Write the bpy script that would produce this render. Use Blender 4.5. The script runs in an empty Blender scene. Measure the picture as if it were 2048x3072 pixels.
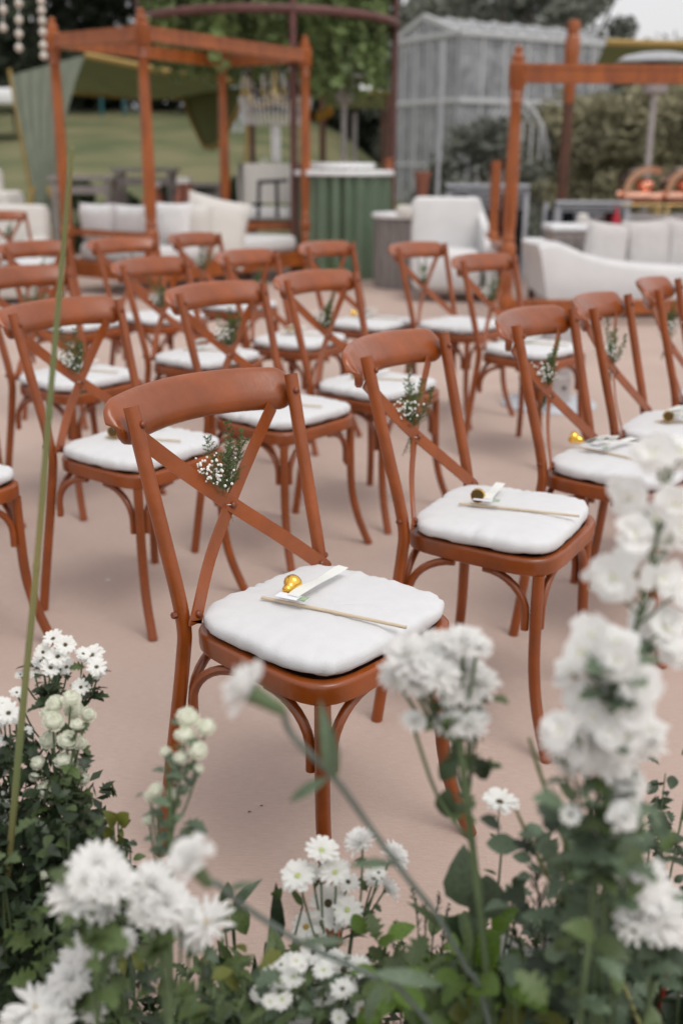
import bpy, bmesh, math, random
import numpy as np
from mathutils import Vector, Matrix, noise as mnoise

rnd = random.Random(7)
SC = bpy.context.scene
COL = SC.collection

# ------------------------------------------------------------------ camera, world, sun, exposure
FPX, PITCH, CAMH, ROLL = 3143.0, 0.3216, 1.2718, 0.0058
cam_d = bpy.data.cameras.new('camera')
cam_d.sensor_fit = 'VERTICAL'; cam_d.sensor_height = 36.0; cam_d.sensor_width = 24.0
cam_d.lens = FPX / 3072 * 36.0
cam_d.clip_start = 0.05; cam_d.clip_end = 2000
cam_d.dof.use_dof = True; cam_d.dof.focus_distance = 1.84; cam_d.dof.aperture_fstop = 2.5
cam = bpy.data.objects.new('camera', cam_d); COL.objects.link(cam)
cam.matrix_world = Matrix.Translation((0, 0, CAMH)) @ Matrix.Rotation(math.pi/2 - PITCH, 4, 'X') @ Matrix.Rotation(ROLL, 4, 'Z')
SC.camera = cam

SUN_EL, SUN_ROT = math.radians(62), math.radians(140)
world = bpy.data.worlds.new('World'); SC.world = world; world.use_nodes = True
wn = world.node_tree.nodes; wl = world.node_tree.links
bg = wn['Background']
sky = wn.new('ShaderNodeTexSky'); sky.sky_type = 'NISHITA'; sky.sun_disc = False
sky.sun_elevation = SUN_EL; sky.sun_rotation = SUN_ROT
sky.air_density = 1.6; sky.dust_density = 5.0; sky.ozone_density = 1.0
hs = wn.new('ShaderNodeHueSaturation'); hs.inputs['Saturation'].default_value = 0.10
wl.new(sky.outputs[0], hs.inputs['Color'])
# an even overcast deck: the clear-sky gradient is evened out by a flat pale cloud colour
mx = wn.new('ShaderNodeMix'); mx.data_type = 'RGBA'; mx.inputs[0].default_value = 0.6
wl.new(hs.outputs[0], mx.inputs[6]); mx.inputs[7].default_value = (7.0, 6.95, 7.1, 1)
wl.new(mx.outputs[2], bg.inputs['Color'])
bg.inputs['Strength'].default_value = 0.10
sun_d = bpy.data.lights.new('sun', 'SUN'); sun_d.energy = 0.75; sun_d.angle = math.radians(28); sun_d.color = (1, .96, .9)
sun = bpy.data.objects.new('sun', sun_d); COL.objects.link(sun)
sd = Vector((math.sin(SUN_ROT)*math.cos(SUN_EL), math.cos(SUN_ROT)*math.cos(SUN_EL), math.sin(SUN_EL)))
sun.rotation_euler = sd.to_track_quat('Z', 'Y').to_euler(); sun.location = sd*30
SC.view_settings.view_transform = 'Standard'; SC.view_settings.look = 'None'
SC.view_settings.exposure = 0.60; SC.view_settings.gamma = 1.0; SC.view_settings.use_curve_mapping = False

# ------------------------------------------------------------------ picture coordinates (1568 x 2352) -> points in the place
_c, _s = math.cos(PITCH), math.sin(PITCH)
def ray(x, y):
    u, v = x*2048/1568 - 1024, y*3072/2352 - 1536
    c, s = math.cos(ROLL), math.sin(ROLL); u, v = u*c + v*s, -u*s + v*c
    return Vector((u/FPX, _c - v/FPX*_s, -_s - v/FPX*_c))
def at(x, y, Y):
    p = ray(x, y); p = p*(Y/p.y); p.z += CAMH; return p
def onz(x, y, z=0.0):
    p = ray(x, y); p = p*((z-CAMH)/p.z); p.z += CAMH; return p
def depth(p): return p[1]*_c + (CAMH-p[2])*_s
def size(px, p): return px*2048/1568/FPX*depth(p)      # picture size -> metres at that point
def L1(x, y): return (x*.3418, y*.3418+1416.4)
def L5(x, y): return (x*.5, y*.5+1684.4)
def L6(x, y): return (x*.3906+382.8, y*.3906+1875.9)
def L7(x, y): return (x*.5+784, y*.5+1072)
def L8(x, y): return (x*.3254+1225, y*.3254+957)
def L9(x, y): return (x*.5+784, y*.5+1684.4)

# ------------------------------------------------------------------ materials
MATS = {}
def mat(name, col, rough=.6, var=0.0, vscale=8.0, bump=0.0, bscale=60.0, metal=0.0, coat=0.0, trans=0.0, spec=.5, col2=None, objvar=0.0, detail=5, alpha=1.0, stretch=None, sheen=0.0):
    if name in MATS: return MATS[name]
    m = bpy.data.materials.new(name); m.use_nodes = True; nt = m.node_tree; N = nt.nodes; L = nt.links
    b = N['Principled BSDF']; b.inputs['Roughness'].default_value = rough; b.inputs['Metallic'].default_value = metal
    b.inputs['Coat Weight'].default_value = coat; b.inputs['Coat Roughness'].default_value = .12
    b.inputs['Specular IOR Level'].default_value = spec; b.inputs['Alpha'].default_value = alpha
    if sheen: b.inputs['Sheen Weight'].default_value = sheen
    b.inputs['Base Color'].default_value = (*col, 1)
    tc = N.new('ShaderNodeTexCoord'); src = tc.outputs['Object']
    if stretch:
        mp = N.new('ShaderNodeMapping'); mp.inputs['Scale'].default_value = stretch; L.new(src, mp.inputs[0]); src = mp.outputs[0]
    csock = None
    if var or col2:
        nz = N.new('ShaderNodeTexNoise'); nz.inputs['Scale'].default_value = vscale; nz.inputs['Detail'].default_value = detail
        L.new(src, nz.inputs['Vector'])
        rp = N.new('ShaderNodeMapRange'); rp.inputs['From Min'].default_value = .35; rp.inputs['From Max'].default_value = .65
        L.new(nz.outputs['Fac'], rp.inputs['Value'])
        mxn = N.new('ShaderNodeMix'); mxn.data_type = 'RGBA'; L.new(rp.outputs[0], mxn.inputs[0])
        c2 = col2 or tuple(min(1, c*(1+var)) for c in col); c1 = col if col2 else tuple(c*(1-var) for c in col)
        mxn.inputs[6].default_value = (*c1, 1); mxn.inputs[7].default_value = (*c2, 1); csock = mxn.outputs[2]
    if objvar:
        oi = N.new('ShaderNodeObjectInfo'); hv = N.new('ShaderNodeHueSaturation')
        mr = N.new('ShaderNodeMapRange'); mr.inputs['To Min'].default_value = 1-objvar; mr.inputs['To Max'].default_value = 1+objvar
        L.new(oi.outputs['Random'], mr.inputs['Value']); L.new(mr.outputs[0], hv.inputs['Value'])
        if csock: L.new(csock, hv.inputs['Color'])
        else: hv.inputs['Color'].default_value = (*col, 1)
        csock = hv.outputs[0]
    if csock: L.new(csock, b.inputs['Base Color'])
    if bump:
        nb = N.new('ShaderNodeTexNoise'); nb.inputs['Scale'].default_value = bscale; nb.inputs['Detail'].default_value = 6
        L.new(src, nb.inputs['Vector'])
        bp = N.new('ShaderNodeBump'); bp.inputs['Strength'].default_value = bump; bp.inputs['Distance'].default_value = .01
        L.new(nb.outputs['Fac'], bp.inputs['Height']); L.new(bp.outputs[0], b.inputs['Normal'])
    if trans:
        out = [n for n in N if n.type == 'OUTPUT_MATERIAL'][0]
        t = N.new('ShaderNodeBsdfTranslucent'); ms = N.new('ShaderNodeMixShader'); ms.inputs[0].default_value = trans
        if csock: L.new(csock, t.inputs['Color'])
        else: t.inputs['Color'].default_value = (*col, 1)
        L.new(b.outputs[0], ms.inputs[1]); L.new(t.outputs[0], ms.inputs[2]); L.new(ms.outputs[0], out.inputs['Surface'])
    MATS[name] = m; return m

PAINT = mat('chair paint', (.235, .049, .0030), .36, var=.20, vscale=9, bump=.20, bscale=30, coat=.35, spec=.5, objvar=.07)
def worn(m_, col, scale, lo, hi, amt):
    """sparse chips of another colour where the paint has worn off"""
    nt = m_.node_tree; N = nt.nodes; L = nt.links; b = N['Principled BSDF']; old = b.inputs['Base Color'].links[0].from_socket
    tc = [n for n in N if n.type == 'TEX_COORD'][0]; nz = N.new('ShaderNodeTexNoise'); nz.inputs['Scale'].default_value = scale; nz.inputs['Detail'].default_value = 7; nz.inputs['Roughness'].default_value = .65
    oi = N.new('ShaderNodeObjectInfo'); ad = N.new('ShaderNodeVectorMath'); ad.operation = 'ADD'; cb = N.new('ShaderNodeCombineXYZ'); ml = N.new('ShaderNodeMath'); ml.operation = 'MULTIPLY'; ml.inputs[1].default_value = 9
    L.new(oi.outputs['Random'], ml.inputs[0]); L.new(ml.outputs[0], cb.inputs[0]); L.new(tc.outputs['Object'], ad.inputs[0]); L.new(cb.outputs[0], ad.inputs[1]); L.new(ad.outputs[0], nz.inputs['Vector'])
    mr = N.new('ShaderNodeMapRange'); mr.inputs['From Min'].default_value = lo; mr.inputs['From Max'].default_value = hi; mr.inputs['To Max'].default_value = amt; L.new(nz.outputs['Fac'], mr.inputs['Value'])
    mx_ = N.new('ShaderNodeMix'); mx_.data_type = 'RGBA'; L.new(mr.outputs[0], mx_.inputs[0]); L.new(old, mx_.inputs[6]); mx_.inputs[7].default_value = (*col, 1); L.new(mx_.outputs[2], b.inputs['Base Color'])
worn(PAINT, (.10, .055, .040), 16, .66, .72, .8)
worn(PAINT, (.30, .10, .05), 5, .52, .75, .4)
PAINT.node_tree.nodes['Principled BSDF'].inputs['Coat Roughness'].default_value = .22
PAINTB = mat('bolt metal', (.19, .05, .022), .4, metal=.3)
CANE = mat('seat panel', (.05, .018, .010), .7)
COTTON = mat('white cotton', (.610, .608, .615), .9, var=.02, vscale=30, bump=.10, bscale=260, spec=.2)
GOLD = mat('gold', (.92, .55, .10), .16, metal=1.0, var=.08, vscale=40)
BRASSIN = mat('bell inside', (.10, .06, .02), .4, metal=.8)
STICK = mat('pale wood', (.56, .45, .32), .6, var=.08, vscale=60, stretch=(1, 1, 8))
RIBBON = mat('white ribbon', (.80, .81, .77), .45, trans=.2)
PAPER = mat('tag card', (.74, .76, .82), .5)
PRINT = mat('tag green print', (.30, .38, .26), .5, var=.3, vscale=200)
FERN = mat('fern green', (.095, .150, .045), .6, var=.35, vscale=30, trans=.25)
GYPS = mat('small white blossom', (.78, .78, .74), .8)
TWINE = mat('white thread', (.75, .74, .7), .7)
TEAK = mat('orange stained teak', (.36, .095, .014), .38, col2=(.22, .052, .010), vscale=5, bump=.08, bscale=30, coat=.2, stretch=(3, 3, .6))
TEAKD = mat('dark and shaded teak', (.10, .04, .022), .5, var=.25, vscale=6)
CREAM = mat('cream linen', (.58, .555, .52), .9, var=.03, vscale=20, bump=.2, bscale=120, spec=.2)
WHITEF = mat('white upholstery', (.64, .635, .635), .9, var=.04, vscale=4, bump=.6, bscale=7, spec=.2)
PILLOWF = mat('grey white pillow cotton', (.53, .505, .495), .9, var=.03, vscale=20, bump=.3, bscale=30, spec=.2)
WHITEP = mat('white paint', (.78, .78, .79), .5, var=.03, vscale=6)
GREYP = mat('weathered grey wood', (.24, .215, .205), .7, var=.15, vscale=5, stretch=(4, 4, 1))
GREYM = mat('grey painted metal', (.44, .45, .48), .45, var=.1, vscale=6)
STEEL = mat('brushed steel', (.55, .55, .56), .28, metal=1.0, var=.08, vscale=10, bump=.03, bscale=80)
STEELD = mat('satin grey steel', (.42, .39, .385), .42, metal=.55, var=.1, vscale=9)
RUST = mat('rusty red metal', (.12, .045, .040), .55, var=.2, vscale=10)
BLACK = mat('black leather', (.012, .011, .012), .5)
DARKG = mat('dark glass', (.025, .032, .038), .15, var=.3, vscale=3)
COPPER = mat('copper', (.90, .50, .36), .14, metal=1.0)
BRASS = mat('brass', (.75, .58, .28), .25, metal=1.0)
TERRA = mat('terracotta', (.26, .09, .055), .6, var=.15, vscale=14)
CANVAS_G = mat('sage canvas', (.185, .205, .155), .85, var=.08, vscale=3, bump=.1, bscale=14, spec=.2, trans=.15)
CANVAS_O = mat('olive canvas', (.115, .120, .050), .85, var=.10, vscale=3, spec=.2, trans=.25)
TRIM = mat('ochre trim', (.36, .24, .07), .7)
PLEAT = mat('green pleated satin', (.105, .150, .098), .5, var=.06, vscale=4)
BALLW = mat('pale seed ball', (.55, .50, .44), .8, var=.2, vscale=60)
CRYST = mat('crystal', (.80, .80, .80), .08, spec=.9, alpha=.75)
YELLOW = mat('yellow flower', (.60, .36, .05), .7)
REDC = mat('red bottle', (.45, .01, .03), .3)
TEAL = mat('teal paint', (.02, .11, .12), .5)
MAROON = mat('maroon cloth', (.09, .012, .012), .8)
CLOTHB = mat('black cloth', (.012, .012, .015), .8)
CLOTHW = mat('pale blue shirt', (.50, .54, .62), .8)
SKIN = mat('skin', (.36, .20, .14), .6)
HAIR = mat('dark hair', (.015, .011, .009), .6)
PETAL = mat('white petal', (.90, .90, .87), .7, trans=.42, spec=.25)
PETALC = mat('cream petal', (.88, .89, .78), .7, trans=.40, spec=.25)
PETALI = mat('ivory petal', (.90, .895, .88), .7, trans=.45, spec=.25)
EYE = mat('daisy eye', (.09, .065, .018), .8, col2=(.025, .022, .012), vscale=300)
EYEY = mat('yellow eye', (.40, .26, .05), .8, var=.3, vscale=300)
EYEG = mat('green eye', (.42, .46, .20), .8, var=.2, vscale=300)
STEM = mat('stem green', (.085, .125, .055), .6, var=.25, vscale=20)
STEMG = mat('glaucous stem', (.110, .140, .120), .6, var=.15, vscale=20)
REED = mat('reed', (.125, .185, .075), .55, col2=(.25, .22, .085), vscale=9, stretch=(1, 1, .35))
LEAF = mat('leaf mid green', (.078, .115, .036), .5, var=.25, vscale=14, trans=.22, objvar=.35)
LEAFD = mat('leaf dark green', (.030, .050, .021), .5, var=.25, vscale=14, trans=.15, objvar=.4)
LEAFB = mat('leaf bright green', (.105, .185, .022), .45, var=.25, vscale=14, trans=.30, objvar=.3)
LEAFG = mat('leaf grey green', (.105, .150, .090), .55, var=.2, vscale=14, trans=.2, objvar=.25)
LEAFY = mat('leaf olive yellow', (.135, .150, .025), .5, var=.25, vscale=14, trans=.3, objvar=.25)
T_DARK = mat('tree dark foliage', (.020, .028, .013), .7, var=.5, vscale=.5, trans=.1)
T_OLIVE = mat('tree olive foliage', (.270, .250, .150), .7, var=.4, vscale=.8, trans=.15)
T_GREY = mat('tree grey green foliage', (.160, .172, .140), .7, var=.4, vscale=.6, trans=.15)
T_VINE = mat('vine foliage', (.170, .235, .085), .6, var=.6, vscale=2.5, trans=.25)
T_HEDGE = mat('hedge foliage', (.030, .048, .016), .7, var=.4, vscale=2.0, trans=.15)
BARK = mat('bark', (.06, .045, .035), .9, var=.3, vscale=8)

# ------------------------------------------------------------------ mesh builder
class MB:
    def __init__(s): s.v = []; s.f = []
    def add(s, vs, fs):
        o = len(s.v); s.v += [tuple(p) for p in vs]; s.f += [tuple(i+o for i in f) for f in fs]
    def box(s, c, d, rz=0.0, bev=0.0):
        x, y, z = [k/2 for k in d]; c = Vector(c)
        R = Matrix.Rotation(rz, 3, 'Z')
        if bev <= 0:
            P = [Vector((i*x, j*y, k*z)) for k in (-1, 1) for j in (-1, 1) for i in (-1, 1)]
            s.add([c + R @ p for p in P], [(0, 2, 3, 1), (4, 5, 7, 6), (0, 1, 5, 4), (2, 6, 7, 3), (0, 4, 6, 2), (1, 3, 7, 5)])
        else:
            b = min(bev, x*.9, y*.9, z*.9)
            prof = []
            for (sx, sy, a0) in ((1, 1, 0), (-1, 1, 90), (-1, -1, 180), (1, -1, 270)):
                for a in (0, 45, 90):
                    t = math.radians(a0+a); prof.append((sx*(x-b), sy*(y-b), math.cos(t), math.sin(t)))
            rings = [(-z, 0.0), (-z+b*.3, .7), (-z+b, 1), (z-b, 1), (z-b*.3, .7), (z, 0.0)]
            vs = []
            for (zz, k) in rings:
                for (px, py, cx, cy) in prof: vs.append(c + R @ Vector((px + cx*b*k, py + cy*b*k, zz)))
            n = 12; fs = []
            for r in range(5):
                for i in range(n): fs.append((r*n+i, r*n+(i+1) % n, (r+1)*n+(i+1) % n, (r+1)*n+i))
            fs.append(tuple(reversed(range(n)))); fs.append(tuple(range(5*n, 6*n)))
            s.add(vs, fs)
    def sweep(s, path, prof, up=(0, 0, 1), scales=None, closed=False, caps=True):
        path = [Vector(p) for p in path]; up = Vector(up); n = len(prof); m = len(path); vs = []
        for i, p in enumerate(path):
            if closed: t = path[(i+1) % m] - path[i-1]
            else: t = path[min(i+1, m-1)] - path[max(i-1, 0)]
            t.normalize()
            u = up if abs(t.dot(up.normalized())) < .98 else (Vector((1, 0, 0)) if abs(t.x) < .9 else Vector((0, 1, 0)))
            sd_ = t.cross(u).normalized(); u2 = sd_.cross(t)
            k = scales[i] if scales else 1.0
            for (a, b) in prof: vs.append(p + sd_*a*k + u2*b*k)
        fs = []
        for i in range(m if closed else m-1):
            j = (i+1) % m
            for q in range(n): fs.append((i*n+q, i*n+(q+1) % n, j*n+(q+1) % n, j*n+q))
        if caps and not closed:
            fs.append(tuple(reversed(range(n)))); fs.append(tuple(range((m-1)*n, m*n)))
        s.add(vs, fs)
    def tube(s, path, r, n=10, up=(0, .3, 1), closed=False):
        prof = [(math.cos(2*math.pi*i/n), math.sin(2*math.pi*i/n)) for i in range(n)]
        if isinstance(r, (int, float)): r = [r]*len(path)
        s.sweep(path, prof, up, list(r), closed)
    def lathe(s, prof, n=20, c=(0, 0, 0), wob=None):
        vs = []; c = Vector(c); m = len(prof)
        for (r, z) in prof:
            for i in range(n):
                a = 2*math.pi*i/n; k = wob(a, z) if wob else 1
                vs.append((c.x + r*k*math.cos(a), c.y + r*k*math.sin(a), c.z + z))
        fs = [(j*n+i, j*n+(i+1) % n, (j+1)*n+(i+1) % n, (j+1)*n+i) for j in range(m-1) for i in range(n)]
        fs.append(tuple(reversed(range(n)))); fs.append(tuple(range((m-1)*n, m*n)))
        s.add(vs, fs)
    def ball(s, c, r, nu=10, nv=6, sq=1.0):
        s.lathe([(r*math.sin(math.pi*(j+.02)/(nv+.04)), -r*sq*math.cos(math.pi*(j+.02)/(nv+.04))) for j in range(nv+1)], nu, c)
    def mesh(s, name, m, smooth=True, angle=40):
        me = bpy.data.meshes.new(name); me.from_pydata(s.v, [], s.f)
        if m is not None: me.materials.append(m)
        if smooth:
            me.polygons.foreach_set('use_smooth', [True]*len(me.polygons))
            if angle: me.set_sharp_from_angle(angle=math.radians(angle))
        me.update(); return me
    def build(s, name, m, parent=None, smooth=True, angle=40, loc=None):
        if parent is not None and loc is None and parent.get('_w'):
            o = parent.location; s.v = [(x-o.x, y-o.y, z-o.z) for x, y, z in s.v]
        elif loc is not None and parent is None:
            s.v = [(x-loc[0], y-loc[1], z-loc[2]) for x, y, z in s.v]
        return link(name, s.mesh(name, m, smooth, angle), parent, Matrix.Translation(loc) if (loc is not None and parent is None) else None)

def link(name, me, parent=None, mw=None):
    o = bpy.data.objects.new(name, me); COL.objects.link(o)
    if parent is not None: o.parent = parent
    if mw is not None: o.matrix_local = mw
    return o
def tag(o, label=None, cat=None, group=None, kind=None):
    if label: o['label'] = label
    if cat: o['category'] = cat
    if group: o['group'] = group
    if kind: o['kind'] = kind
    return o
def thing(name, loc, label, cat, group=None, rz=0.0, w=True):
    o = bpy.data.objects.new(name, None); COL.objects.link(o); o.empty_display_size = .1
    o.location = loc; o.rotation_euler = (0, 0, rz)
    if w: o['_w'] = 1
    return tag(o, label, cat, group)
def spline(pts, n=6):
    pts = [Vector(p) for p in pts]; out = []
    for i in range(len(pts)-1):
        p0 = pts[max(i-1, 0)]; p1 = pts[i]; p2 = pts[i+1]; p3 = pts[min(i+2, len(pts)-1)]
        for k in range(n):
            t = k/n; t2 = t*t; t3 = t2*t
            out.append(.5*((2*p1) + (p2-p0)*t + (2*p0-5*p1+4*p2-p3)*t2 + (3*p1-p0-3*p2+p3)*t3))
    out.append(pts[-1]); return out
def frame_mat(pos, nrm, yaw=0.0, sc=1.0):
    q = Vector(nrm).normalized().to_track_quat('Z', 'Y')
    M = Matrix.Translation(pos) @ q.to_matrix().to_4x4() @ Matrix.Rotation(yaw, 4, 'Z')
    S = Matrix.Diagonal((*(sc if hasattr(sc, '__len__') else (sc, sc, sc)), 1))
    return M @ S
def dir_mat(pos, d, nrm, sc):
    y = Vector(d).normalized(); z = Vector(nrm); z = (z - y*z.dot(y))
    if z.length < 1e-4: z = y.orthogonal()
    z.normalize(); x = y.cross(z)
    M = Matrix((x, y, z)).transposed().to_4x4(); M.translation = pos
    S = sc if hasattr(sc, '__len__') else (sc, sc, sc)
    return M @ Matrix.Diagonal((*S, 1))

# ------------------------------------------------------------------ the setting
def lawn_h(x, y):
    t = max(0.0, min(1.0, (y-16.5)/30.0)); k = max(0.0, min(1.0, (4.0-x)/6.0)); k = k*k*(3-2*k)
    return t*3.3*k*(1 if y < 60 else 1) + .04*math.sin(x*1.3+y*.7)*min(1, max(0, y-17))
floorm = mat('pinkish floor', (.450, .340, .292), .8, var=.06, vscale=1.3, bump=.25, bscale=160, spec=.3, detail=9)
# fine woven relief and faint scuffs for the floor
nt = floorm.node_tree; N = nt.nodes; L = nt.links
wv = N.new('ShaderNodeTexNoise'); wv.inputs['Scale'].default_value = 38; wv.inputs['Detail'].default_value = 10
mp = N.new('ShaderNodeMapping'); mp.inputs['Scale'].default_value = (1, 7, 1)
tc = [n for n in N if n.type == 'TEX_COORD'][0]; L.new(tc.outputs['Object'], mp.inputs[0]); L.new(mp.outputs[0], wv.inputs['Vector'])
b = N['Principled BSDF']; old = b.inputs['Base Color'].links[0].from_socket
mm = N.new('ShaderNodeMix'); mm.data_type = 'RGBA'; mm.blend_type = 'OVERLAY'; mm.inputs[0].default_value = .16
L.new(old, mm.inputs[6]); L.new(wv.outputs['Fac'], mm.inputs[7]); L.new(mm.outputs[2], b.inputs['Base Color'])
worn(floorm, (.40, .285, .238), 1.7, .55, .80, .55); worn(floorm, (.56, .45, .40), 3.1, .60, .82, .45); worn(floorm, (.14, .10, .08), 70, .735, .77, .6)
m = MB(); m.add([(-16, -3, 0), (16, -3, 0), (16, 15.5, 0), (-16, 15.5, 0)], [(0, 1, 2, 3)])
tag(m.build('floor', floorm, smooth=False), kind='structure')
lawnm = mat('lawn', (.090, .108, .050), .9, col2=(.180, .165, .088), vscale=.5, bump=.6, bscale=40, spec=.2)
m = MB(); nx, ny = 60, 60
xs = [-60 + 120*i/nx for i in range(nx+1)]; ys = [15.0 + (90*(j/ny)**1.5) for j in range(ny+1)]
m.add([(x, y, lawn_h(x, y) - .006) for y in ys for x in xs], [(j*(nx+1)+i, j*(nx+1)+i+1, (j+1)*(nx+1)+i+1, (j+1)*(nx+1)+i) for j in range(ny) for i in range(nx)])
tag(m.build('lawn', lawnm), kind='structure')
m = MB(); m.add([(-900, -900, -.05), (900, -900, -.05), (900, 900, -.05), (-900, 900, -.05)], [(0, 1, 2, 3)])
tag(m.build('ground', lawnm, smooth=False), kind='structure')
hillm = mat('far hill', (.055, .062, .040), .9, var=.3, vscale=.06, bump=.5, bscale=.5)
m = MB(); pts = []
for j in range(6):
    for i in range(61):
        x = -150 + 400*i/60; t = j/5
        hgt = (9 + 5*math.sin(x*.018+.5) + 1.6*math.sin(x*.11) + .6*math.sin(x*.43))*math.sin(t*math.pi/2)
        pts.append((x, 110 + 60*t, hgt))
m.add(pts, [(j*61+i, j*61+i+1, (j+1)*61+i+1, (j+1)*61+i) for j in range(5) for i in range(60)])
tag(m.build('hill', hillm), kind='structure')
# little scraps on the floor
for (x, y, c, lab) in ((247, 1333, PAPER, 'tiny white paper scrap lying on the floor left of the front chair'), (600, 1852, BARK, 'tiny dark dry leaf bit on the floor under the front chair'), (572, 1866, BARK, 'thin dark twig bit on the floor beside the front chair')):
    p = onz(x, y); m = MB()
    k_ = 1 if c is PAPER else .45
    m.add([(-.006*k_, -.004*k_, .001), (.009*k_, -.003*k_, .002), (.008*k_, .0025*k_, .003), (-.004*k_, .004*k_, .002), (0, 0, .004*k_)], [(0, 1, 4), (1, 2, 4), (2, 3, 4), (3, 0, 4), (3, 2, 1, 0)])
    o = m.build('paper_scrap' if c is PAPER else 'leaf_bit', c, smooth=False); o.location = p; tag(o, lab, 'scrap' if c is PAPER else 'leaf')

# ------------------------------------------------------------------ chairs
POST = [(.237, -.222, 0), (.222, -.208, .15), (.200, -.196, .32), (.190, -.188, .42), (.1865, -.187, .47), (.188, -.200, .54), (.192, -.226, .64), (.197, -.254, .75), (.2022, -.283, .868)]
def superell(a, hx0, hx1, y0, y1, n):
    c, s = math.cos(a), math.sin(a); r = (abs(c)**n + abs(s)**n)**(-1/n)
    u, v = c*r, s*r; y = (y0+y1)/2 + v*(y1-y0)/2
    return (hx0 + (hx1-hx0)*(v+1)/2)*u, y
def ring_mesh(m, rings, fn, n=56, cap=True):
    o = []
    for (k, z) in rings:
        for i in range(n):
            o.append(fn(2*math.pi*i/n, k, z))
    fs = [(j*n+i, j*n+(i+1) % n, (j+1)*n+(i+1) % n, (j+1)*n+i) for j in range(len(rings)-1) for i in range(n)]
    if cap: fs += [tuple(reversed(range(n))), tuple(range((len(rings)-1)*n, len(rings)*n))]
    m.add(o, fs)

def chair_meshes():
    R = {}
    m = MB()
    def fr(a, k, z):
        x, y = superell(a, .176, .205, -.209, .166, 5.0); return (x*k, (y+.003)*k-.003, z)
    ring_mesh(m, [(.80, .4245), (.975, .4245), (.995, .427), (1.0, .432), (1.0, .456), (.992, .4615), (.975, .464), (.90, .464), (.88, .461), (.872, .452), (.80, .4505)], fr, 72)
    R['seat_frame'] = [m.mesh('seat_frame', PAINT)]
    m = MB(); ring_mesh(m, [(.868, .4435), (.868, .4527), (.4, .4545)], fr, 40); R['seat_panel'] = [m.mesh('seat_panel', CANE)]
    # top rail: a bent board behind the posts, its upper edge rolled back
    prof = [(0, .002), (.001, .014), (-.001, .024), (-.007, .033), (-.018, .047), (-.030, .061), (-.037, .067), (-.044, .068), (-.048, .063), (-.044, .054), (-.031, .038), (-.021, .026), (-.018, .014), (-.018, .002), (-.014, -.003), (-.004, -.003)]
    m = MB(); vs = []; nseg = 36; W = .218
    for i in range(nseg+1):
        x = -W*math.cos(math.pi*i/nseg); e = max(0.0, (abs(x)-(W-.034))/.034); k = math.sqrt(max(.012, 1-e*e))
        y0 = -.2820 - .062*(1-(x/W)**2); slope = 2*.062*x/W**2
        nl = math.hypot(1, slope); nxv, nyv = -slope/nl, 1/nl      # local outward direction
        cz, cb = .034, -.018
        for (bb, z) in prof:
            b2 = cb + (bb-cb)*(.55+.45*k); z2 = cz + (z-cz)*k
            vs.append((x + nxv*b2, y0 + nyv*b2, .795+z2*1.13 + .009*(1-(x/W)**2)))
    n = len(prof); fs = [(i*n+q, i*n+(q+1) % n, (i+1)*n+(q+1) % n, (i+1)*n+q) for i in range(nseg) for q in range(n)]
    fs += [tuple(reversed(range(n))), tuple(range(nseg*n, nseg*n+n))]
    m.add(vs, fs); R['top_rail'] = [m.mesh('top_rail', PAINT, angle=60)]
    R['rear_leg'] = []; R['front_leg'] = []; R['leg_brace'] = []; R['back_strap'] = []
    for sx in (1, -1):
        m = MB(); p = spline([(x*sx, y, z) for x, y, z in POST], 5); m.tube(p, .0138, 12, up=(0, 1, 0)); R['rear_leg'].append(m.mesh('rear_leg', PAINT))
        m = MB(); p = spline([(.171*sx, .133, .426), (.172*sx, .134, .32), (.175*sx, .139, .20), (.187*sx, .158, .10), (.206*sx, .194, 0)], 5); m.tube(p, .0135, 12, up=(0, 1, 0)); R['front_leg'].append(m.mesh('front_leg', PAINT))
        def arc(p0, d, zb=.292, zt=.4175, reach=.105):
            P = []
            for k in range(9):
                a = k/8*math.pi/2; P.append((p0[0]+d[0]*reach*(1-math.cos(a)), p0[1]+d[1]*reach*(1-math.cos(a)), zb + .035 + (zt-zb-.035)*math.sin(a)))
            return [(p0[0], p0[1], zb)] + P
        for (p0, d) in (((.149*sx, .137), (-sx*.995, .02)), ((.174*sx, .110), (-.03*sx, -1)), ((.188*sx, -.170), (-.16*sx, 1)), ((.172*sx, -.187), (-sx, 0))):
            m = MB(); m.tube(arc(p0, d), .0092, 9, up=(.3, .5, 0)); R['leg_brace'].append(m.mesh('leg_brace', PAINT))
        m = MB(); off = .003*sx
        p = spline([(.172*sx, -.304+off, .803), (.090*sx, -.283+off, .727), (0, -.253+off, .647), (-.090*sx, -.215+off, .570), (-.168*sx, -.171, .497), (-.178*sx, -.166, .484)], 6)
        w = [1]*(len(p)-2) + [.92, .5]
        prof2 = [(-.0022, -.0148), (.0022, -.0148), (.0022, .0148), (-.0022, .0148)]
        m.sweep(p, [(b_, a_) for a_, b_ in prof2], up=(0, 1, 0), scales=w); R['back_strap'].append(m.mesh('back_strap', PAINT, angle=30))
    m = MB(); m.lathe([(.0068, 0), (.0068, .0025), (.005, .005), (.0015, .006)], 10); R['bolt'] = m.mesh('bolt', PAINTB)
    m = MB(); m.lathe([(.0065, 0), (.0065, .007), (.006, .008)], 6); R['nut'] = m.mesh('bolt', PAINTB, angle=20)
    return R
CM = chair_meshes()
BOLTS = [((.1675, -.1685, .4975), (-.1, 1, .35)), ((-.1675, -.1685, .4975), (.1, 1, .35)), ((0, -.2465, .647), (0, 1, .4)),
         ((.1955, -.262, .838), (-.45, 1, .25)), ((-.1955, -.262, .838), (.45, 1, .25))]
NUTS = [((.2, -.192, .5), (1, -.1, 0)), ((-.2, -.192, .5), (-1, -.1, 0))]

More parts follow.
